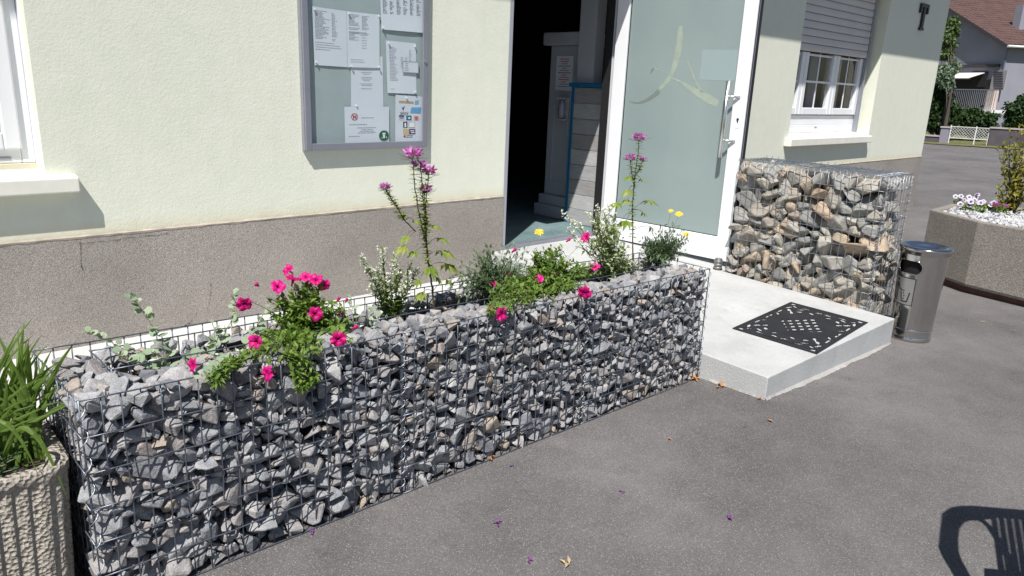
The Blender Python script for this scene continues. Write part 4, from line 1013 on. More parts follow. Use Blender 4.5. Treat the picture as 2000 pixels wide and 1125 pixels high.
F1 = [(543, 559, .026, -.05, -.1, .1), (573, 544, .031, -.04, 0, .25), (617, 545, .030, -.04, .1, .2), (633, 557, .026, -.03, .3, .1), (597, 540, .024, -.01, 0, .5), (562, 527, .022, .0, -1.0, .9), (477, 594, .027, -.03, -.1, .1), (616, 613, .027, -.10, .2, -.1), (661, 663, .029, -.16, -.1, -.2), (499, 668, .026, -.12, -1.4, .2), (522, 730, .026, -.24, -1.6, .2), (376, 713, .024, -.14, -1.2, .2)]
B1 = [(503, 557, .016, -.03, -.6, .5), (660, 586, .015, -.06, .3, .8), (676, 588, .013, -.06, .3, 1), (663, 613, .014, -.08, .5, .3), (692, 640, .016, -.13, .8, .5)]
petunia('bushy petunia with twelve magenta flowers in the left half of the planter', (600, 680),
    [(600, 610, .075, 46, -.05), (575, 655, .075, 40, -.07), (640, 620, .075, 34, -.05), (550, 600, .06, 22, -.04), (585, 690, .07, 32, -.14), (660, 650, .05, 16, -.09), (520, 680, .045, 10, -.12), (610, 570, .05, 22, -.03)],
    [[(560, 690, -.16), (578, 720, -.25), (585, 745, -.30), (592, 755, -.305)], [(480, 690, -.14), (440, 720, -.22), (425, 735, -.27), (415, 748, -.30)], [(470, 700, -.16), (450, 715, -.24), (400, 740, -.28)], [(590, 700, -.18), (610, 735, -.29), (600, 750, -.30)]], F1, B1, 31, None)
F2 = [(1050, 547, .032, -.10, .1, 0), (980, 614, .034, -.24, .1, 0), (1142, 572, .035, -.20, 0, 0), (1144, 463, .032, -.02, .2, 0), (1162, 520, .032, -.05, 0, 1.6), (989, 534, .020, -.03, .3, .8), (966, 553, .020, -.05, .8, 0)]
B2 = [(1079, 538, .019, -.12, .6, .8), (1003, 490, .018, 0, .4, .5), (1109, 470, .018, 0, .6, .6), (962, 604, .018, -.2, -.6, .4)]
petunia('low spreading petunia with a few magenta flowers in the right half of the planter', (1060, 590),
    [(1010, 570, .08, 44, -.10), (1060, 550, .09, 60, -.07), (1110, 540, .09, 56, -.05), (1090, 500, .07, 26, .0), (970, 590, .055, 22, -.18), (1150, 540, .07, 26, -.04), (1060, 500, .05, 16, 0)],
    [[(985, 590, -.18), (960, 600, -.22), (955, 610, -.24)]], F2, B2, 32, None)

def cleome(label, stems, heads, palms, seed):
    r = random.Random(seed); P0 = gp(*stems[0][0]); root = Vector((P0.x, yc(P0.x), soilz(P0.x)-.01)); t = thing('cleome', label, 'flower', root, 'tall pink spider flowers')
    sm = MB(); lf = MB()
    for si, st in enumerate(stems):
        P = [gp(a, b) for a, b in st]
        if si == 0: P[0] = root+Vector((0, 0, 0))
        Q = []
        for i in range(len(P)-1):
            for k in range(6): Q.append(P[i].lerp(P[i+1], k/6)+jit(r, .0015))
        Q.append(P[-1]); sm.tube([q-root for q in Q], .0042 if si == 0 else .0026, 6, 0, True, .0016)
        n = len(Q)
        for i in range(n//4, n):                                # small bracts and pods up the spike
            for k in range(6):
                d = jit(r, 1); d.z = abs(d.z)*.4; q = Q[i]-root; ll = r.uniform(.016, .036)*(1.2-.6*i/n); lf.leaf(q, d, Vector((0, 0, 1)), ll, ll*.45, .1, .2)
            if i > n*.5:
                for k in range(2): d = jit(r, 1).normalized(); d.z = r.uniform(.0, .5); q = Q[i]-root; sm.tube([q, q+d*.016, q+d*.026+Vector((0, 0, -.003))], .0006, 3)
    for (px, py, L, n, tilt) in palms:                           # palmate leaves
        c = gp(px, py, -.01); j = min((gp(a, b) for st in stems for a, b in st), key=lambda q: (q-c).length)
        sm.tube([q-root for q in bez(j, j.lerp(c, .5)+Vector((0, 0, .02)), c, 5)], .0012, 4)
        for k in range(n):
            an = (k-(n-1)/2)*.62; out = (c-j); out.z = 0; out = out.normalized() if out.length > 1e-3 else Vector((1, 0, 0)); sd = Vector((-out.y, out.x, 0))
            d = out*math.cos(an)+sd*math.sin(an)+Vector((0, 0, -.35+tilt)); ll = L*(1-.12*abs(k-(n-1)/2)); lf.leaf(c-root, d, Vector((0, -.5, 1)), ll, ll*.32, .10, .25)
    sm.obj('stem', plain('olive_stem', (.075, .06, .03), .6), t); q = lf.obj('foliage', LF_CLE, t); q['kind'] = 'stuff'
    for (px, py, R) in heads:
        c = gp(px, py)-root; mb = MB(); fl = MB()
        for k in range(70):
            d = jit(r, 1).normalized(); d.z = d.z*.5+.35; q = c+d*R*r.uniform(.15, .7); ll = R*r.uniform(.45, .75); mb.leaf(q, d+jit(r, .3), jit(r, 1), ll, ll*.55, .1, .1)
        h = mb.obj('flower_head', PINK, t)
        for k in range(22):
            d = jit(r, 1).normalized(); d.z = d.z*.4+.1; q = c+Vector((0, 0, -.3*R)); fl.tube([q, q+d*R*1.0, q+d*R*1.7+Vector((0, 0, .15*R))], .00055, 3)
        fl.obj('stamen', STEMD, h)
cleome('tall pink spider flower with several stems in front of the notice board', [[(850, 608), (845, 570), (838, 520), (833, 485), (826, 450), (818, 415), (811, 370), (806, 312)], [(836, 500), (831, 460), (829, 420), (825, 370), (821, 326)], [(834, 490), (832, 450), (831, 405), (834, 370), (838, 336)], [(812, 452), (790, 430), (775, 405), (762, 385), (752, 369)], [(833, 480), (829, 430), (829, 373)]],
    [(807, 303, .036), (820, 325, .029), (838, 336, .029), (831, 371, .027), (751, 367, .021)], [(858, 465, .06, 5, 0), (808, 430, .045, 5, 0), (845, 440, .05, 5, 0), (790, 480, .06, 5, -.2), (862, 490, .085, 6, 0), (872, 515, .09, 6, -.2), (840, 520, .07, 5, -.3), (826, 570, .06, 5, -.3), (795, 460, .05, 5, -.3), (850, 540, .055, 4, -.5), (820, 545, .05, 4, -.4), (872, 545, .06, 4, -.6), (812, 490, .05, 4, -.1)], 51)
cleome('tall pink spider flower with one straight stem in front of the glass door', [[(1236, 534), (1236, 490), (1236, 450), (1235, 410), (1238, 370), (1242, 330), (1246, 300), (1248, 272)], [(1238, 365), (1234, 340), (1231, 313)], [(1240, 345), (1250, 330), (1255, 313)]],
    [(1249, 270, .034), (1231, 309, .028), (1255, 311, .019)], [(1228, 345, .045, 5, 0), (1252, 350, .045, 5, 0), (1226, 390, .055, 5, 0), (1256, 415, .05, 4, -.2), (1266, 392, .085, 6, .1), (1224, 430, .085, 6, -.2), (1207, 395, .065, 5, -.1), (1228, 370, .06, 5, -.2), (1204, 442, .055, 3, -.6), (1270, 442, .06, 3, -.6)], 52)

def white_spikes(label, root_px, spikes, nleaf, seed, leafmat, leafL, flowerR=.009, bush=None):
    r = random.Random(seed); x = gp(*root_px).x; root = Vector((x, yc(x), soilz(x)-.005)); t = thing('angelonia', label, 'flower', root, 'white flowering spikes'); sm = MB(); lf = MB()
    for (px, py, dy) in spikes:
        tip = gp(px, py, dy); P = bez(root+jit(r, .02), root.lerp(tip, .6)+Vector((0, 0, .03))+jit(r, .012), tip, 14); sm.tube([p-root for p in P], .0018, 5, 0, True, .0009)
        for i in range(2, 15):
            for k in range(nleaf):
                d = jit(r, 1); d.z = .35+.4*r.random(); f = 1.15-.75*i/14; ll = leafL*f*r.uniform(.7, 1.1); lf.leaf(P[i]-root+jit(r, .003), d, Vector((0, 0, 1)), ll, ll*.34, .1, .2)
        mb = MB()
        for k in range(34):
            i = r.randint(10, 14); d = jit(r, 1).normalized(); q = P[i]+d*.013*r.uniform(.4, 1.4)+Vector((0, 0, .008*r.random()))
            for e in range(3): mb.leaf(q-root, jit(r, 1), jit(r, 1), flowerR*r.uniform(.7, 1.2), flowerR*.7, .1, .1)
        mb.obj('flower_spike', WHITE, t)
    if bush:
        for (px, py, rad, n, dy) in bush:
            c = gp(px, py, dy); tips = [c+jit(r, rad) for _ in range(n)]; tips = [q if q.z > soilz(q.x)+.01 else Vector((q.x, q.y, soilz(q.x)+.015+.03*r.random())) for q in tips]
            b2 = MB(); s2 = MB(); bushy(b2, s2, root, tips, r, leafL*.9, .5, 9, .03); lf.v, off = lf.v+[tuple(Vector(v)-root) for v in b2.v], len(lf.v); lf.f += [tuple(i+off for i in f) for f in b2.f]; lf.m += b2.m
            off = len(sm.v); sm.v += [tuple(Vector(v)-root) for v in s2.v]; sm.f += [tuple(i+off for i in f) for f in s2.f]; sm.m += s2.m
    sm.obj('stem', STEM, t)['kind'] = 'stuff'; lf.obj('foliage', leafmat, t)['kind'] = 'stuff'
white_spikes('clump of thin white flowering spikes left of the tall spider flower', (768, 620), [(705, 505, 0), (718, 525, -.02), (746, 487, 0), (735, 530, .03), (760, 540, -.03), (782, 527, .02), (803, 517, .0), (795, 555, -.03), (815, 530, .03), (725, 560, -.03), (770, 500, .04)], 5, 61, LF_ANG, .046)
white_spikes('cream variegated plant with white flower spikes in front of the doorway', (1196, 548), [(1102, 418, .04), (1110, 450, .0), (1150, 420, .03), (1165, 405, .02), (1180, 412, .05), (1190, 405, .0), (1200, 420, .03), (1175, 440, -.02), (1130, 440, .03), (1205, 450, 0)], 3, 62, LF_VAR, .034, .011,
    [(1200, 515, .09, 50, -.03), (1190, 470, .08, 44, 0), (1225, 530, .07, 26, -.04), (1175, 435, .06, 30, .02), (1150, 480, .05, 16, .0)])
def tagetes(label, root_px, R, H, n, flowers, seed):
    r = random.Random(seed); x = gp(*root_px).x; root = Vector((x, yc(x), soilz(x)-.005)); t = thing('marigold', label, 'flower', root, 'ferny yellow marigolds'); lf = MB(); sm = MB()
    for k in range(n):
        an = r.uniform(0, 2*math.pi); rr_ = R*math.sqrt(r.random()); tip = root+Vector((math.cos(an)*rr_, math.sin(an)*rr_*.55, H*r.uniform(.35, 1.)*(1-.35*(rr_/R)**2)))
        P = bez(root+jit(r, .01), root+Vector((0, 0, H*.5)), tip, 8); sm.tube([p-root for p in P], .0013, 4)
        for i in range(3, 9):
            for s in (-1, 1):
                ax = (P[i]-P[i-1]).normalized(); sd = ax.cross(Vector((math.sin(an+k), math.cos(an+k), .3))).normalized()*s; d = (ax*.55+sd).normalized(); q = P[i]; L = .044*(1.2-.08*i)*r.uniform(.7, 1.2)
                lf.leaf(q-root, d, Vector((0, 0, 1)), L, .0075, .05, .1)
                for e in (.4, .65, .85):
                    for s2 in (-1, 1): lf.leaf(q+d*L*e-root, (d*.7+ax*s2*.9), Vector((0, 0, 1)), L*.5, .0066, .05, .1)
    lf.obj('foliage', LF_TAG, t)['kind'] = 'stuff'; sm.obj('stem', STEM, t)['kind'] = 'stuff'
    st = MB()
    for (px, py, fr) in flowers:
        p = gp(px, py, .01)-root; a, b, n_ = frame(view(p+root)*.6+Vector((0, 0, .8))); mb = MB()
        for k in range(16): an = k*2*math.pi/16*1.0+r.uniform(-.1, .1); d = a*math.cos(an)+b*math.sin(an)+n_*r.uniform(.0, .35); mb.leaf(p, d, n_, fr*r.uniform(.75, 1.05), fr*.45, .1, .15)
        mb.obj('flower', YEL, t); st.tube(bez(Vector((0, 0, .03)), p*.5+Vector((0, 0, .05)), p, 8), .0009, 4)
    st.obj('flower_stem', STEM, t)
tagetes('feathery dark green marigold with a single yellow bloom left of the doorway', (968, 560), .24, .30, 70, [(1053, 453, .026)], 71)
tagetes('feathery marigold with yellow blooms at the right end of the planter', (1290, 530), .19, .31, 70, [(1326, 418, .028), (1310, 412, .018), (1340, 458, .026)], 72)
# small yellow blossom spike between the petunia stems
def helichrysum():
    r = random.Random(81); x = gp(330, 715).x; root = Vector((x, yc(x), soilz(x))); t = thing('licorice_plant', 'trailing plant with round pale felted leaves at the left end of the planter', 'plant', root); lf = MB(); sm = MB()
    runs = [[(330, 715, -.05), (300, 690, .02), (240, 680, .0), (205, 660, .0), (165, 647, .0)], [(320, 710, 0), (330, 680, .0), (300, 640, .0), (270, 595, .0), (255, 578, .0)], [(400, 700, -.05), (430, 670, 0), (445, 640, 0), (462, 600, 0), (455, 570, 0)], [(380, 700, -.05), (400, 690, -.04), (420, 660, 0), (415, 630, 0)], [(350, 715, -.03), (380, 700, -.06), (400, 690, -.05)], [(470, 690, -.04), (500, 640, .0), (520, 600, .02)], [(300, 720, -.02), (250, 705, -.05), (225, 690, -.06)], [(440, 700, -.10), (425, 720, -.16), (395, 735, -.2)], [(690, 640, -.06), (690, 610, -.03), (685, 580, 0)], [(660, 660, -.05), (700, 630, -.02)], [(725, 640, -.08), (735, 625, -.04), (728, 600, .0)]]
    for run in runs:
        P = [clear(gp(a, b, c)) for a, b, c in run]; Q = []
        for i in range(len(P)-1):
            for k in range(6): Q.append(P[i].lerp(P[i+1], k/6)+jit(r, .003))
        Q.append(P[-1]); sm.tube([q-root for q in Q], .0013, 4)
        for i, q in enumerate(Q):
            if i % 2: continue
            for s in range(2):
                d = jit(r, 1); d.z = abs(d.z)*.5; d.normalize(); L = r.uniform(.022, .038)*(1.1-.5*i/len(Q)); n = (Vector((0, -.4, 1))+jit(r, .6)).normalized(); sd = d.cross(n).normalized(); c = q+d*L*.55-root
                lf.add([c+(d*math.cos(a)*.5+sd*math.sin(a)*.48)*L+n*(.06*L*math.cos(2*a)) for a in (k*math.pi/4 for k in range(8))], [tuple(range(8))])
    lf.obj('foliage', LF_HEL, t)['kind'] = 'stuff'; sm.obj('stem', plain('felted_stem', (.28, .27, .20), .8), t)['kind'] = 'stuff'
helichrysum()

# ------------------------------------------------------------------ trough with sword leaves at the left
POTM = m_rough_pot()
pz_ = .45
pot = thing('stone_trough', 'beige fluted cast stone trough planted with tall sword leaves', 'planter', (0, 0, 0))
def rrect(x0, x1, y0, y1, r, n=6):
    P = []
    for cx, cy, a0 in ((x1-r, y0+r, -90), (x1-r, y1-r, 0), (x0+r, y1-r, 90), (x0+r, y0+r, 180)):
        for k in range(n+1): a = math.radians(a0+90*k/n); P.append((cx+r*math.cos(a), cy+r*math.sin(a)))
    return P
def resample(P, step):
    out = []
    for i in range(len(P)):
        a = Vector(P[i]); b = Vector(P[(i+1) % len(P)]); n = max(1, int((b-a).length/step))
        for k in range(n): out.append(a.lerp(b, k/n))
    return out
base = resample(rrect(-.76, -.025, .035, .47, .055), .006); n = len(base); cen = Vector((-.39, .25)); vs = []; per = 0; ss = []
for i in range(n): ss.append(per); per += (base[(i+1) % n]-base[i]).length
levels = [-.08, .0, .06, .12, .18, .24, .30, .36, .40, .412, .420, .436, .447]
for z in levels:
    for i in range(n):
        p = base[i]; q = (p-cen); nn = q.normalized(); fl = .5+.5*math.cos(2*math.pi*ss[i]/.036); d = 0
        if z < .415: d = -.009*(1-fl**1.4)*(1 if z < .41 else .5)
        if z >= .418: d = .004
        tap = .93+.07*(z+.05)/.5
        vs.append((cen.x+q.x*tap+nn.x*d, cen.y+q.y*tap+nn.y*d, z+.0))
k = len(levels); mb = MB(); fs = [(j*n+i, j*n+(i+1) % n, (j+1)*n+(i+1) % n, (j+1)*n+i) for j in range(k-1) for i in range(n)]
for s, z in ((.90, .449), (.885, .40)):
    for i in range(n): q = base[i]-cen; vs.append((cen.x+q.x*s, cen.y+q.y*(s-.02), z))
fs += [(j*n+i, j*n+(i+1) % n, (j+1)*n+(i+1) % n, (j+1)*n+i) for j in (k-1, k) for i in range(n)]
mb.add(vs, fs); mb.obj('body', POTM, pot, smooth=True)
mb = MB(); mb.add([(cen.x+(p-cen).x*.89, cen.y+(p-cen).y*.87, .412) for p in base], [tuple(range(n))]); mb.obj('soil', SOIL, pot)
def blades():
    r = random.Random(91); t = thing('sword_leaf_plant', 'tall grassy sword leaf plant growing in the stone trough', 'plant', (-.15, .22, .41)); O = Vector((-.15, .22, .41))
    def blade(a, c, b, w):
        P = bez(a, c, b, 10); mb = MB(); vs = []
        for i, p in enumerate(P):
            tt = i/10; tg = (P[min(i+1, 10)]-P[max(i-1, 0)]).normalized(); sd = tg.cross(view(p+O)+Vector((r.uniform(-.5, .5), 0, 0))); sd = sd.normalized() if sd.length > 1e-4 else Vector((1, 0, 0)); ww = w*(1-.15*tt) if tt < .55 else w*.92*(1-((tt-.55)/.45)**1.6)
            nn = sd.cross(tg); vs += [p-sd*ww*.5, p+nn*ww*.12, p+sd*ww*.5]
        mb.add(vs, [(i*3+e, i*3+e+1, i*3+4+e, i*3+3+e) for i in range(10) for e in range(2)]); mb.obj('leaf', LF_IRIS, t, smooth=False)
    tips = [(70, 613, .0), (48, 625, .05), (85, 650, -.04), (150, 665, -.08), (103, 680, .0), (30, 670, .05), (2, 662, .02), (205, 755, -.13), (140, 690, 0), (20, 700, -.05), (60, 690, .08), (115, 715, -.06), (5, 720, 0), (95, 735, -.08), (40, 720, .0), (128, 735, -.02), (70, 740, -.1), (-15, 690, .1), (-30, 720, 0), (-10, 640, .1), (35, 640, .12), (120, 700, .1), (160, 780, -.1), (-25, 760, -.1), (55, 665, -.06), (80, 700, .05), (15, 740, -.1), (132, 975, -.19), (78, 935, -.2), (-40, 800, -.1), (100, 790, -.12), (30, 790, -.12), (-20, 860, -.15)]
    for (px, py, dy) in tips:
        tip = at(px, py, 1, .22+dy)-O; a = Vector((r.uniform(-.10, .09), r.uniform(-.08, .06), .0)); hgt = max(tip.z, .16)
        if py > 900: c = (a+tip)*.5+Vector((0, -.03, .34))
        else: c = Vector((a.x+(tip.x-a.x)*.22, a.y+(tip.y-a.y)*.3, hgt*.62))
        blade(a, c, tip, r.uniform(.010, .016))
        if py < 800 and px < 125:
            for _ in range(2): blade(a+jit(r, .03)*Vector((1, 1, 0)).length*.5, c+jit(r, .015), tip+Vector((r.uniform(-.045, .03), r.uniform(-.04, .04), r.uniform(-.10, .0))), r.uniform(.007, .012))
    mb = MB(); sm = MB()
    t2 = thing('low_green_plant', 'low small leaved green plant at the left edge of the stone trough', 'plant', (-.22, .12, .415)); r = random.Random(92); O2 = Vector((-.22, .12, .415))
    tips = [O2+Vector((r.uniform(-.2, .1), r.uniform(-.04, .06), r.uniform(.0, .05))) for _ in range(70)]; bushy(mb, sm, O2, tips, r, .018, .45, 9, .03)
    for o_, m_, nm in ((mb, LF_DK, 'foliage'), (sm, STEM, 'stem')):
        o_.v = [tuple(Vector(v)-O2) for v in o_.v]; o_.obj(nm, m_, t2)['kind'] = 'stuff'
blades()

# ------------------------------------------------------------------ octagonal planter at the right
OCT = m_speckle('exposed_aggregate', (.245, .222, .20), (.15, .135, .12), (.35, .33, .305), 150, .8, .006, 2.2, .12)
op = thing('octagonal_planter', 'large octagonal exposed aggregate planter beside the litter bin', 'planter', (0, 0, 0))
OP = [(6.963, -.108), (7.33, .402), (8.0, .42), (8.42, .02), (8.40, -.72), (7.95, -1.18), (7.28, -1.16), (6.80, -.80)][::-1]
oc = Vector((7.62, -.37)); ZO = .445
def sc(P, s): return [(oc.x+(x-oc.x)*s, oc.y+(y-oc.y)*s) for x, y in P]
mb = MB(); mb.prism(sc(OP, .90), -.4, -.145); mb.obj('base', plain('dark_brick', (.16, .085, .07), .9, nscale=15, namt=.2), op)
mb = MB(); n = 8
lv = [(.985, -.145), (1., -.12), (1., ZO-.01), (.992, ZO), (.915, ZO), (.905, ZO-.012), (.90, ZO-.09)]
vs = []
for s, z in lv: vs += [(x, y, z) for x, y in sc(OP, s)]
mb.add(vs, [(j*n+i, j*n+(i+1) % n, (j+1)*n+(i+1) % n, (j+1)*n+i) for j in range(len(lv)-1) for i in range(n)]+[tuple(range(n))[::-1]]); mb.obj('body', OCT, op)
mb = MB(); mb.add([(x, y, ZO-.035) for x, y in sc(OP, .905)], [tuple(range(n))]); mb.obj('soil', SOIL, op)
GRAV = m_stone('white_gravel', [(0, (.36, .36, .38)), (.6, (.52, .52, .53)), (1, (.30, .29, .30))], 60)
VG = [stone_mesh(500+i, False, GRAV) for i in range(10)]
r = random.Random(17); items = []
def inpoly(x, y, P):
    c = False
    for i in range(len(P)):
        (x1, y1), (x2, y2) = P[i], P[i-1]
        if (y1 > y) != (y2 > y) and x < (x2-x1)*(y-y1)/(y2-y1)+x1: c = not c
    return c
PI_ = sc(OP, .885)
while len(items) < 1500:
    x, y = r.uniform(6.8, 8.4), r.uniform(-1.2, .4)
    if inpoly(x, y, PI_): items.append(((x, y, ZO-.03+r.uniform(-.006, .016)), r.uniform(.012, .026), rquat(r), r.randrange(10), (1, 1, .8)))
o = rest_mesh(items, VG, None).obj('gravel', GRAV, op); o['kind'] = 'stuff'
PANW = m_leaf('pansy_white', (.42, .36, .52), (.60, .57, .66), .25); PANP = plain('pansy_purple', (.09, .02, .16), .6); PANR = plain('pansy_red', (.10, .005, .012), .6)
def pansy(x, y, label, colr, seed, nfl):
    r = random.Random(seed); root = Vector((x, y, ZO-.02)); t = thing('pansy', label, 'flower', root, 'pansies in the octagonal planter'); lf = MB()
    for k in range(70):
        d = jit(r, 1); d.z = abs(d.z); L = r.uniform(.03, .05); lf.leaf(Vector((r.uniform(-.05, .05), r.uniform(-.05, .05), r.uniform(0, .05))), d, Vector((0, 0, 1)), L, L*.5, .1, .2)
    lf.obj('foliage', LF_PET, t)['kind'] = 'stuff'
    for k in range(nfl):
        p = Vector((r.uniform(-.07, .07), r.uniform(-.07, .07), r.uniform(.05, .10))); a, b, n_ = frame(view(root)+Vector((0, 0, .7))+jit(r, .3)); mb = MB(); R = r.uniform(.022, .03)
        for e in range(5):
            an = e*2*math.pi/5; c = p+(a*math.cos(an)+b*math.sin(an))*R*.55+n_*.002*e; mb.add([c+(a*math.cos(q)+b*math.sin(q))*R*.55 for q in (j*math.pi/4 for j in range(8))], [tuple(range(8))], 0)
        c = p+n_*.012; mb.add([c+(a*math.cos(q)+b*math.sin(q))*R*.42 for q in (j*math.pi/4 for j in range(8))], [tuple(range(8))], 1)
        mb.obj('flower', [colr, PANP], t)
zz = ZO+.03
spots = []
for i, (px, py) in enumerate([(1872, 392), (1888, 402), (1905, 395), (1912, 405), (1925, 400), (1940, 402), (1955, 408), (1898, 385)]): p = at(px, py, 2, zz); spots.append((p.x, p.y))
PLBL = ['white and violet pansy at the left end of the row in the octagonal planter', 'white and violet pansy second from the left in the octagonal planter', 'white and violet pansy third from the left in the octagonal planter', 'pale violet pansy in the middle of the octagonal planter row', 'white pansy left of the red one in the octagonal planter', 'white pansy beside the shrub stem in the octagonal planter', 'dark red pansy next to the shrub in the octagonal planter', 'white pansy at the back of the octagonal planter']
for i, (x, y) in enumerate(spots): pansy(x, y, PLBL[i], PANR if i == 6 else PANW, 200+i, 3)
def shrub():
    r = random.Random(230); b = at(1975, 412, 2, ZO); root = Vector((b.x, b.y, ZO-.03)); t = thing('variegated_shrub', 'upright shrub with yellow green leaves in the octagonal planter', 'shrub', root); lf = MB(); sm = MB()
    tips = []
    for (px, py, n, s) in ((1985, 262, 14, .10), (1960, 290, 8, .07), (1990, 310, 18, .12), (1985, 350, 18, .14), (2010, 290, 14, .12), (2020, 340, 14, .14), (1975, 385, 10, .10)):
        c = at(px, py, 0, root.x); tips += [c+jit(r, s) for _ in range(int(n*.6))]
    for tip in tips:
        P = bez(root+jit(r, .02), root.lerp(tip, .6)+jit(r, .05), tip, 8); sm.tube([p-root for p in P], .003, 4, 0, True, .001)
        for i in range(3, 9):
            for k in range(3): d = jit(r, 1)+Vector((0, 0, .3)); L = r.uniform(.035, .06); lf.leaf(P[i]-root+jit(r, .015), d, Vector((0, 0, 1))+jit(r, .6), L, L*.5, .1, .2)
    lf.obj('foliage', m_leaf('golden_leaf', (.10, .13, .02), (.36, .31, .05), .35), t)['kind'] = 'stuff'; sm.obj('stem', STEMD, t)['kind'] = 'stuff'
shrub()

# ------------------------------------------------------------------ far side of the road
def far(px, py, t): return CAM+ray(px, py)*t
EC = far(1968, 88, 37.)                                   # eave corner of the far house
aa = math.radians(34); EE = Vector((math.cos(aa), -math.sin(aa), 0)); GG = Vector((math.sin(aa), math.cos(aa), 0))   # eave and gable directions
NG = Vector((-GG.y, GG.x, 0)); NG = NG if NG.dot(CAM-EC) > 0 else -NG
hs = thing('far_house', 'distant shaded house with brown tiled roof across the road', 'house', (EC.x, EC.y, -.3)); HO = Vector((EC.x, EC.y, -.3))
RDG = atp(1857, 18, EC, NG); rise = RDG-EC; run = rise.dot(GG); slope = rise.z/run; rl = 1.55; run *= rl
SHADEW = plain('shaded_render', (.235, .24, .285), .9, nscale=1, namt=.06); TILE = plain('brown_tile', (.085, .046, .040), .75, nscale=2, namt=.25); DARKW = plain('dark_wood', (.05, .04, .045), .7); WHT2 = plain('white_trim', (.70, .70, .70), .6)  # house walls: their shade is painted in as a darker, bluish colour
HL = 10.; gnd_z = -.3-EC.z
def hp(e, g, z): return EC+EE*e+GG*g+Vector((0, 0, z))-HO
inn = .35
def hbox(e0, e1, g0, g1, z0, z1, mat, name, parent=hs):
    mb = MB(); P = [hp(e, g, z) for z in (z0, z1) for e, g in ((e0, g0), (e1, g0), (e1, g1), (e0, g1))]
    mb.add(P, [(0,1,2,3),(7,6,5,4),(0,4,5,1),(1,5,6,2),(2,6,7,3),(3,7,4,0)]); return mb.obj(name, mat, parent)
top = slope*run
mb = MB(); pr_ = [(inn, gnd_z), (inn, slope*inn-.15), (run, top-.15), (2*run-inn, slope*inn-.15), (2*run-inn, gnd_z)]
vs = [hp(e, g, z) for e in (inn, HL-inn) for g, z in pr_]; mb.add(vs, [tuple(range(5)), tuple(range(9, 4, -1))]+[(i, 5+i, 5+(i+1) % 5, (i+1) % 5) for i in range(5)]); mb.obj('wall', SHADEW, hs)
th = .12
for sgn in (0, 1):
    mb = MB(); P = []
    for e in (0, HL):
        for g, z in ((0, 0), (run, top)):
            gg = g if sgn == 0 else 2*run-g; P += [hp(e, gg, z-th), hp(e, gg, z)]
    mb.add(P, [(0,1,3,2),(4,6,7,5),(1,5,7,3),(0,2,6,4),(0,4,5,1),(2,3,7,6)]); rf = mb.obj('roof', TILE, hs)
    if sgn == 0:
        nrow, ncol = 22, 34; sl_ = math.hypot(run, top); tmb = MB()
        un = Vector((0, 0, 1))
        prof = [(0, .012), (.06, .045), (.14, .055), (.22, .045), (.28, .012)]
        cw = HL/ncol; rg = run/nrow; rz = top/nrow
        P = []
        for gg, lift in ((0, .03), (1.06, .0)):
            for x, z in prof: P.append(EE*(x/.28*cw*.99)+GG*(rg*gg)+Vector((0, 0, rz*gg+z+lift)))
        k = len(prof); fcs = [(i, i+1, k+i+1, k+i) for i in range(k-1)]+[tuple(range(k))[::-1]]
        tmb.add(P, fcs); tme = tmb.mesh('tile', [TILE])
        cnt = 0; r = random.Random(5); rest_t = MB()
        order = sorted(((i, j) for i in range(ncol) for j in range(nrow)), key=lambda q: (EC+EE*(q[0]*cw)+GG*(q[1]*rg)-CAM).length)
        for (i, j) in order:
            off = hp(i*cw, j*rg, j*rz)
            if cnt < 300: link('tile', tme, rf, off+Vector((0, 0, r.uniform(0, .008)))); cnt += 1
            else: rest_t.add([off+Vector(p) for p in P], fcs)
        rest_t.obj('tile_field', TILE, rf)['kind'] = 'stuff'
mb = MB(); mb.tube([hp(-.02, -.06, -.05), hp(HL, -.06, -.05)], .06, 8); mb.obj('gutter', WHT2, hs)
hbox(-.04, -.005, 0, .1, -.13, .03, DARKW, 'verge_end')
mb = MB(); P = [hp(e, g, z) for e in (-.05, -.004) for g, z in ((-.02, -.16), (run, top-.16), (run, top+.03), (-.02, .03))]; mb.add(P, [(0,1,2,3),(7,6,5,4),(0,4,5,1),(2,6,7,3),(1,5,6,2),(3,7,4,0)]); mb.obj('verge_board', DARKW, hs)
def gpx(px, py, off=inn):
    p = atp(px, py, EC+EE*off, NG); return (p-EC-EE*off).dot(GG), p.z-EC.z
def grect(x0, y0, x1, y1, e0, e1, mat, name):
    g0, za = gpx(x0, y0); g1, zb = gpx(x1, y1); return hbox(e0, e1, min(g0, g1), max(g0, g1), min(za, zb), max(za, zb), mat, name)
RECSHADE = plain('recess_shade', (.012, .011, .013), .9)  # near-black flat panels on the gable, painting the shade of the balcony recess
grect(1860, 155, 1933, 212, inn-.02, inn+.01, RECSHADE, 'recess_shade_panel'); grect(1900, 140, 1925, 170, inn-.05, inn-.021, RECSHADE, 'side_shade_panel')
grect(1942, 138, 1962, 176, inn-.06, inn-.002, plain('grey_shutter', (.30, .29, .31), .7), 'shutter')
for i in range(8): grect(1943, 140+i*4.5, 1961, 142+i*4.5, inn-.075, inn-.061, DARKW, 'louvre')
grect(1835, 128, 1953, 131, inn-.12, inn-.001, DARKW, 'lintel_band')
# awning
mb = MB(); g0, za = gpx(1870, 142); g1, zb = gpx(1924, 147)
P = [hp(inn-.02, g0, za), hp(inn-.02, g1, za), hp(inn-1.0, g1-.02, za-.32), hp(inn-1.0, g0-.02, za-.32)]; P += [p+Vector((0, 0, -.03)) for p in P]
mb.add(P, [(0,1,2,3),(7,6,5,4),(0,4,5,1),(1,5,6,2),(2,6,7,3),(3,7,4,0)]); aw = mb.obj('awning', plain('pale_awning', (.66, .60, .58), .8), hs)
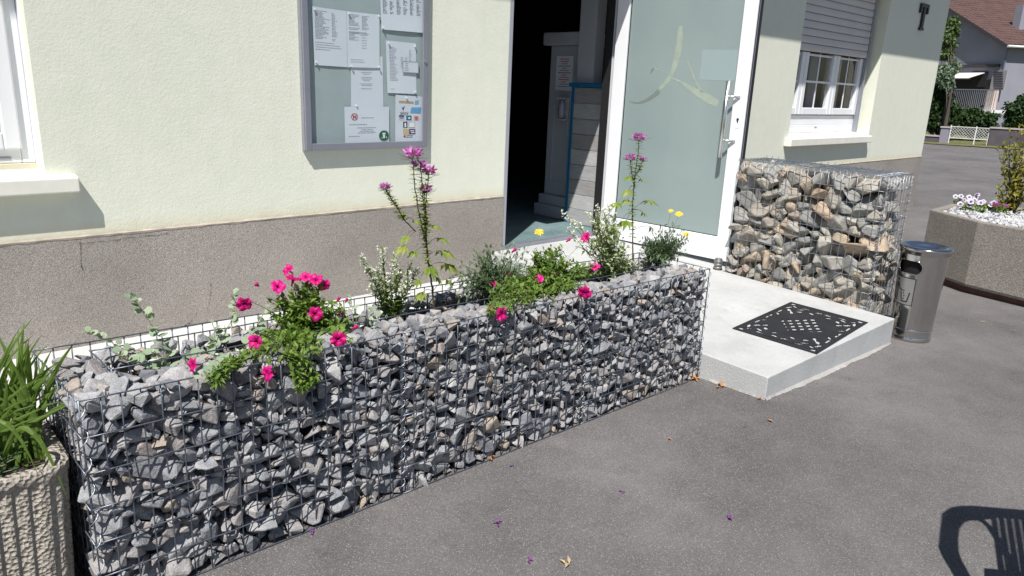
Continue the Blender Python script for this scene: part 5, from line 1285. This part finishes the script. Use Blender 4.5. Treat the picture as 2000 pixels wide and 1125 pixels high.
# balcony slab, railing, brick panel
g0, za = gpx(1868, 213); g1, zb = gpx(1968, 216)
hbox(inn-.9, inn-.001, g1, g0, zb-.16, zb, WHT2, 'balcony_slab')
rl_ = hbox(inn-.88, inn-.84, g1, g0, zb+.95, zb+1.0, ALU, 'railing')
for i in range(28): g = g1+(g0-g1)*i/27; hbox(inn-.875, inn-.855, g, g+.02, zb, zb+.95, ALU, 'baluster')
g2, _ = gpx(1934, 200); g3, _ = gpx(1948, 200)
hbox(inn-.3, inn-.03, min(g2, g3), max(g2, g3), zb+.001, zb+.98, plain('pale_brick', (.50, .40, .36), .9, nscale=12, namt=.25), 'brick_pier')
hbox(.3, .36, inn-.06, inn-.005, gnd_z, -.05, plain('downpipe_blue', (.12, .14, .22), .5), 'downpipe')
mb = MB(); P0_ = hp(3.0, run*.55, top*.55); 
ch = hbox(2.2, 2.8, run*.28, run*.28+.5, top*.25, top*.28+1.3, SHADEW, 'chimney')
# front garden: low wall, posts, wire gate
LOWW = plain('low_wall_shaded', (.075, .065, .075), .9, nscale=3, namt=.15); COPE = plain('wall_coping', (.34, .30, .31), .8)  # low wall colour is darkened to carry the shade on it
D0 = far(1870, 271, 32.); DN = Vector((.955, .297, 0)); DD = Vector((-.297, .955, 0)) ; DD = -DD    # along the fence to the right
def fpx(px, py): p = atp(px, py, D0, DN); return (p-D0).dot(DD), p.z
FZ = gz(D0.x, D0.y)
def fbox(parent, o, s0, s1, d0, d1, z0, z1, mat, name):
    mb = MB(); P = [D0+DD*s+DN*d+Vector((0, 0, z-D0.z))-o for z in (z0, z1) for s, d in ((s0, d0), (s1, d0), (s1, d1), (s0, d1))]
    mb.add(P, [(0,1,2,3),(7,6,5,4),(0,4,5,1),(1,5,6,2),(2,6,7,3),(3,7,4,0)]); return mb.obj(name, mat, parent)
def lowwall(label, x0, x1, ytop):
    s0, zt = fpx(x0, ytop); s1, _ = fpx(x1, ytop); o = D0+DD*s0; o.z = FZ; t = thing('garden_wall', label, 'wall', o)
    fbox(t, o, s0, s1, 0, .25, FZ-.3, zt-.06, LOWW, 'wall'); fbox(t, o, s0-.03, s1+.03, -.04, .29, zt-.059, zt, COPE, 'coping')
lowwall('low shaded garden wall beside the building corner across the road', 1760, 1838, 260); lowwall('low shaded garden wall to the right of the white wire gate', 1936, 2080, 248)
s0, zt = fpx(1839, 247); s1, _ = fpx(1856, 247); o = D0+DD*s0; o.z = FZ; t = thing('gate_pier', 'short grey pier at the left of the white wire gate', 'pier', o); fbox(t, o, s0, s1, -.05, .4, FZ-.3, zt-.05, plain('pier_grey', (.20, .19, .24), .9), 'pier'); fbox(t, o, s0-.04, s1+.04, -.09, .44, zt-.049, zt, COPE, 'cap')
s0, zt = fpx(1858, 247); s1, _ = fpx(1934, 250); _, zl = fpx(1900, 272); o = D0+DD*s0; o.z = FZ; t = thing('wire_gate', 'white diamond mesh wire gate across the road', 'gate', o)
GW = plain('white_gate', (.62, .62, .62), .6)
def fp(s, z, d=.1): return D0+DD*s+DN*d+Vector((0, 0, z-D0.z))-o
for s in (s0, s0+(s1-s0)*.66, s1): mb = MB(); mb.tube([fp(s, FZ-.1), fp(s, zt+.06)], .025, 8); mb.obj('post', GW, t)
for z in (zl, zt): mb = MB(); mb.tube([fp(s0, z), fp(s1, z)], .014, 6); mb.obj('rail', GW, t)
mb = MB(); h = zt-zl; k = -h
while k < s1-s0:
    for sg_ in (0, 1):
        a, b = max(0, k), min(s1-s0, k+h); zz0, zz1 = (a-k), (b-k)
        if sg_: zz0, zz1 = h-zz0, h-zz1
        if b > a: mb.tube([fp(s0+a, zl+zz0), fp(s0+b, zl+zz1)], .0065, 4)
    k += .115
mb.obj('mesh_wire', GW, t)['kind'] = 'stuff'
# grass verge and lawn
mb = MB(); P = []
GRASS = plain('dry_grass', (.13, .13, .045), .9, nscale=8, namt=.35, bscale=30, bstr=.8, bdist=.05)
P = [D0+DD*s+DN*d for s, d in ((-6, -1.3), (9, -1.6), (14, 30), (-14, 30))]
mb.add([(p.x, p.y, gz(p.x, p.y)+.02+(0 if i < 2 else .1)) for i, p in enumerate(P)], [(0,1,2,3)]); tag(mb.obj('lawn', GRASS), kind='structure')
# hedges, bushes and trees: trunk, limbs and leaf clumps
FOL1 = m_leaf('hedge_leaf', (.012, .032, .010), (.042, .08, .02), .2, .6); FOL2 = m_leaf('tree_leaf', (.045, .085, .03), (.14, .19, .07), .25, .6); FOL3 = m_leaf('silver_leaf', (.10, .15, .10), (.22, .28, .20), .2, .7)
BARK = plain('bark', (.07, .055, .045), .9)
def tree(name, label, cat, px, pyb, t_, blobs, mat, n, L, seed, group=None):
    r = random.Random(seed); b = far(px, pyb, t_); root = Vector((b.x, b.y, gz(b.x, b.y)+.02)); tt = thing(name, label, cat, root, group); lf = MB(); sm = MB()
    D = (b-CAM).length/ray(px, pyb).length
    cs = []
    for (bx, by, rad) in blobs:
        c = CAM+ray(bx, by)*t_; cs.append((c-root, rad*t_/FPX))
    hmax = max(c.z for c, _ in cs); tr = max(.03, .02*hmax)
    sm.tube([Vector((0, 0, -.1)), Vector((.03, .02, hmax*.35)), Vector((-.02, .03, hmax*.7))], tr*1.4, 7, 0, True, tr*.6)
    for c, R in cs:
        sm.tube(bez(Vector((0, 0, hmax*.25)), Vector((c.x*.3, c.y*.3, c.z*.7)), c, 6), tr*.5, 5, 0, True, tr*.15)
    tot = sum(R**2 for _, R in cs)
    for c, R in cs:
        cl = [c+Vector((r.gauss(0, 1), r.gauss(0, 1), r.gauss(0, 1))).normalized()*R*r.uniform(.45, 1.) for _ in range(26)]
        for k in range(int(n*R*R/tot)):
            q = r.choice(cl)+jit(r, R*.26); q.z = max(q.z, .03); ll = L*r.uniform(.6, 1.3); lf.leaf(q, jit(r, 1)+Vector((0, 0, -.2)), jit(r, 1)+Vector((0, 0, .6)), ll, ll*.6, .1, .2)
    q = lf.obj('crown', mat, tt); q['kind'] = 'stuff'; sm.obj('trunk', BARK, tt)
tree('conifer_hedge', 'dark clipped evergreen hedge beside the building corner', 'hedge', 1822, 262, 34., [(1830, 190, 24), (1845, 215, 26), (1815, 230, 26), (1845, 245, 20), (1820, 205, 25), (1835, 230, 25)], FOL1, 5200, .22, 401, 'dark hedges across the road')
tree('round_bush', 'rounded dark green bush behind the white wire gate', 'bush', 1900, 262, 34.5, [(1885, 236, 20), (1905, 228, 20), (1925, 236, 18), (1870, 246, 15), (1905, 245, 20), (1935, 246, 12)], FOL1, 4200, .20, 402, 'dark hedges across the road')
tree('round_bush', 'dark bush above the garden wall at the right edge', 'bush', 1990, 262, 34.5, [(1985, 215, 18), (2000, 205, 20), (1990, 240, 22), (2015, 225, 26)], FOL1, 4200, .20, 403, 'dark hedges across the road')
tree('slender_tree', 'slender leafy tree against the far house gable', 'tree', 1842, 250, 33.5, [(1857, 48, 13), (1856, 66, 15), (1853, 85, 14), (1848, 105, 10), (1850, 75, 12)], FOL2, 3600, .17, 404)
tree('silver_tree', 'pale silvery green tree beside the awning of the far house', 'tree', 1846, 250, 33., [(1857, 135, 15), (1845, 150, 14), (1852, 165, 13), (1865, 128, 9)], FOL3, 2600, .15, 405)
# wooded backdrop beyond the house
def wood():
    r = random.Random(440); lf = MB()
    for k in range(9000):
        px = r.uniform(1700, 2150); t_ = r.uniform(80, 100); hh = 12+3*math.sin(px*.021)+2*math.sin(px*.05); z = hh*math.sqrt(r.random()); p = CAM+ray(px, 130)*t_; p.z = -.3+z
        lf.leaf(p, jit(r, 1), jit(r, 1)+Vector((0, 0, .6)), r.uniform(.7, 1.5), .8, .1, .2)
    tag(lf.obj('distant_wood', FOL2), 'distant green wood rising behind the far house', 'wood', kind='stuff')
wood()
# ------------------------------------------------------------------ litter on the asphalt
PURP = plain('wilted_petal', (.16, .03, .20), .7); ORAN = plain('dry_leaf', (.36, .17, .06), .8); TAN = plain('dry_stalk', (.40, .30, .16), .8)
def scrap(px, py, L, mat, name, label, cat, seed, n=4, ground=None):
    r = random.Random(seed); d = ray(px, py); lo, hi = .5, 30.
    for _ in range(50):
        m_ = (lo+hi)/2; p = CAM+d*m_
        if p.z > gz(p.x, p.y): lo = m_
        else: hi = m_
    p = CAM+d*lo; o = Vector((p.x, p.y, gz(p.x, p.y)+.004)); mb = MB()
    for k in range(n):
        an = r.uniform(0, 6.28); dd = Vector((math.cos(an), math.sin(an), r.uniform(.05, .5))); mb.leaf(Vector((r.uniform(-L, L)*.25, r.uniform(-L, L)*.25, .002)), dd, Vector((0, 0, 1)), L*r.uniform(.5, .9), L*r.uniform(.25, .5), .3, .2)
    ob = mb.obj(name, mat); ob.location = o; tag(ob, label, cat, 'fallen petals and leaves on the asphalt')
for i, (px, py, L, kind, lab) in enumerate([(972, 1024, .030, 0, 'wilted purple petal nearest the planter on the asphalt in the lower middle'), (1032, 1097, .026, 0, 'wilted purple petal at the bottom edge of the asphalt'), (1213, 962, .020, 0, 'small wilted purple petal in the middle of the asphalt'), (1425, 1015, .030, 0, 'wilted lilac petal on the open asphalt at the right'), (1000, 912, .016, 0, 'tiny purple petal close to the planter foot'), (1011, 874, .016, 0, 'tiny purple petal under the front wires of the planter'), (608, 1043, .022, 0, 'purple petal beside the left planter basket'), (957, 897, .034, 1, 'orange dry leaf lying along the planter foot'), (1408, 757, .050, 1, 'rust coloured dry leaves in front of the entrance step'), (1362, 742, .060, 1, 'dry orange leaves at the right end of the planter'), (1307, 858, .022, 1, 'small orange leaf on the asphalt before the planter'), (1236, 857, .014, 1, 'tiny dark leaf crumb on the asphalt'), (1500, 823, .026, 1, 'brown leaf on the asphalt below the step corner'), (1487, 780, .030, 1, 'dry leaf caught at the step corner'), (1108, 1104, .040, 2, 'straw coloured stalk at the bottom of the asphalt'), (1918, 630, .030, 2, 'pale dry leaf on the asphalt by the litter bin'), (1980, 648, .030, 1, 'dry leaf at the right edge near the octagonal planter'), (1455, 836, .012, 0, 'tiny petal crumb below the entrance step')]):
    scrap(px, py, L, (PURP, ORAN, TAN)[kind], ('fallen_petal', 'dry_leaf', 'dry_stalk')[kind], lab, ('petal', 'leaf', 'stalk')[kind], 600+i, 4 if kind != 2 else 3)

# ------------------------------------------------------------------ garden chair just outside the picture (its shadow falls in)
def chair():
    Q0 = Vector((2.08, -1.687, .955)); bb = Vector((.665, -.746, 0)).normalized(); u3 = Vector((.12, -.03, .28)).normalized(); n3 = bb.cross(u3).normalized(); nh = Vector((n3.x, n3.y, 0)).normalized()
    foot = Vector((1.78, -1.95, gz(1.8, -1.95))); t = thing('garden_chair', 'dark garden chair standing just off the right edge, known by its shadow', 'chair', foot); PLS = plain('dark_plastic', (.02, .025, .022), .5); O = foot
    def q(s, u, d=0.): return Q0+bb*s+u3*u+n3*d-O
    def band(A, B, name, d0=-.012, d1=.012):
        mb = MB(); k = len(A); vs = []
        for a_, b_ in zip(A, B): vs += [q(*a_, d0), q(*b_, d0), q(*b_, d1), q(*a_, d1)]
        mb.add(vs, [(i*4+j, i*4+(j+1) % 4, i*4+4+(j+1) % 4, i*4+4+j) for i in range(k-1) for j in range(4)]+[(0, 1, 2, 3), tuple(range(4*k-1, 4*k-5, -1))]); return mb.obj(name, PLS, t)
    mid = .33
    out = [(.045, -.60), (.004, -.47), (-.013, -.40), (-.013, -.265), (-.011, -.106), (.020, -.041), (.055, -.018), (.097, -.007), (.192, -.004), (.33, .0)]
    inn_ = [(.095, -.59), (.058, -.46), (.047, -.40), (.043, -.30), (.046, -.207), (.062, -.15), (.080, -.128), (.107, -.122), (.192, -.075), (.33, -.07)]
    band(out, inn_, 'back_frame'); band([(2*mid-a_, b_) for a_, b_ in out], [(2*mid-a_, b_) for a_, b_ in inn_], 'back_frame')
    dl = [(.105, -.118), (.125, -.135), (.150, -.19), (.186, -.33), (.215, -.46), (.222, -.56)]; dr = [(a_+.024, b_) for a_, b_ in dl]
    band(dl, dr, 'back_panel_edge'); band([(2*mid-a_, b_) for a_, b_ in dl], [(2*mid-a_, b_) for a_, b_ in dr], 'back_panel_edge')
    for k in range(13):
        c = .165+k*.0275; ub = -.56; 
        band([(c, -.072), (c+(mid-c)*.12, ub)], [(c+.0165, -.072), (c+.0165+(mid-c)*.12, ub)], 'back_slat', -.008, .008)
    band([(.14, -.52), (.52, -.52)], [(.14, -.585), (.52, -.585)], 'lower_rail')
    S0 = q(.06, -.60)+O; S1 = q(.60, -.60)+O
    mb = MB(); P = [S0, S1, S1+nh*.46+Vector((0, 0, .03)), S0+nh*.46+Vector((0, 0, .03))]; P = [p-O for p in P]+[p-O-Vector((0, 0, .03)) for p in P]
    mb.add(P, [(0,1,2,3),(7,6,5,4),(0,4,5,1),(1,5,6,2),(2,6,7,3),(3,7,4,0)]); mb.obj('seat', PLS, t, bevel=.01)
    for p, sp in ((S0+nh*.05, .05), (S1+nh*.05, .05), (S0+nh*.42, .4), (S1+nh*.42, .4)):
        f = p+nh*(.12 if sp < .1 else .04); f.z = gz(f.x, f.y); mb = MB(); mb.tube([p-O, f-O], .022, 8); mb.obj('leg', PLS, t, smooth=True)
chair()

# grit washed up along the foot of the planter, the step and over the asphalt
def grit():
    r = random.Random(77); items = []
    GR = [stone_mesh(700+i, False, STONE1) for i in range(8)]
    for k in range(760):
        if k < 320: x = r.uniform(0, 3.0); y = -.005-abs(r.gauss(0, .035))+.0236*x
        elif k < 430: x = r.uniform(3.02, 4.7); y = -.335-abs(r.gauss(0, .03))
        else: x = r.uniform(-.2, 5.5); y = r.uniform(-1.7, -.05)
        items.append(((x, y, gz(x, y)+.001), r.uniform(.001, .003) if k >= 430 else r.uniform(.0012, .0045), rquat(r), r.randrange(8), (1, 1, .7)))
    tag(rest_mesh(items, GR, None).obj('grit', plain('grit_brown', (.16, .14, .12), .9)), 'fine grit scattered on the asphalt along the planter foot', 'grit', kind='stuff')
grit()
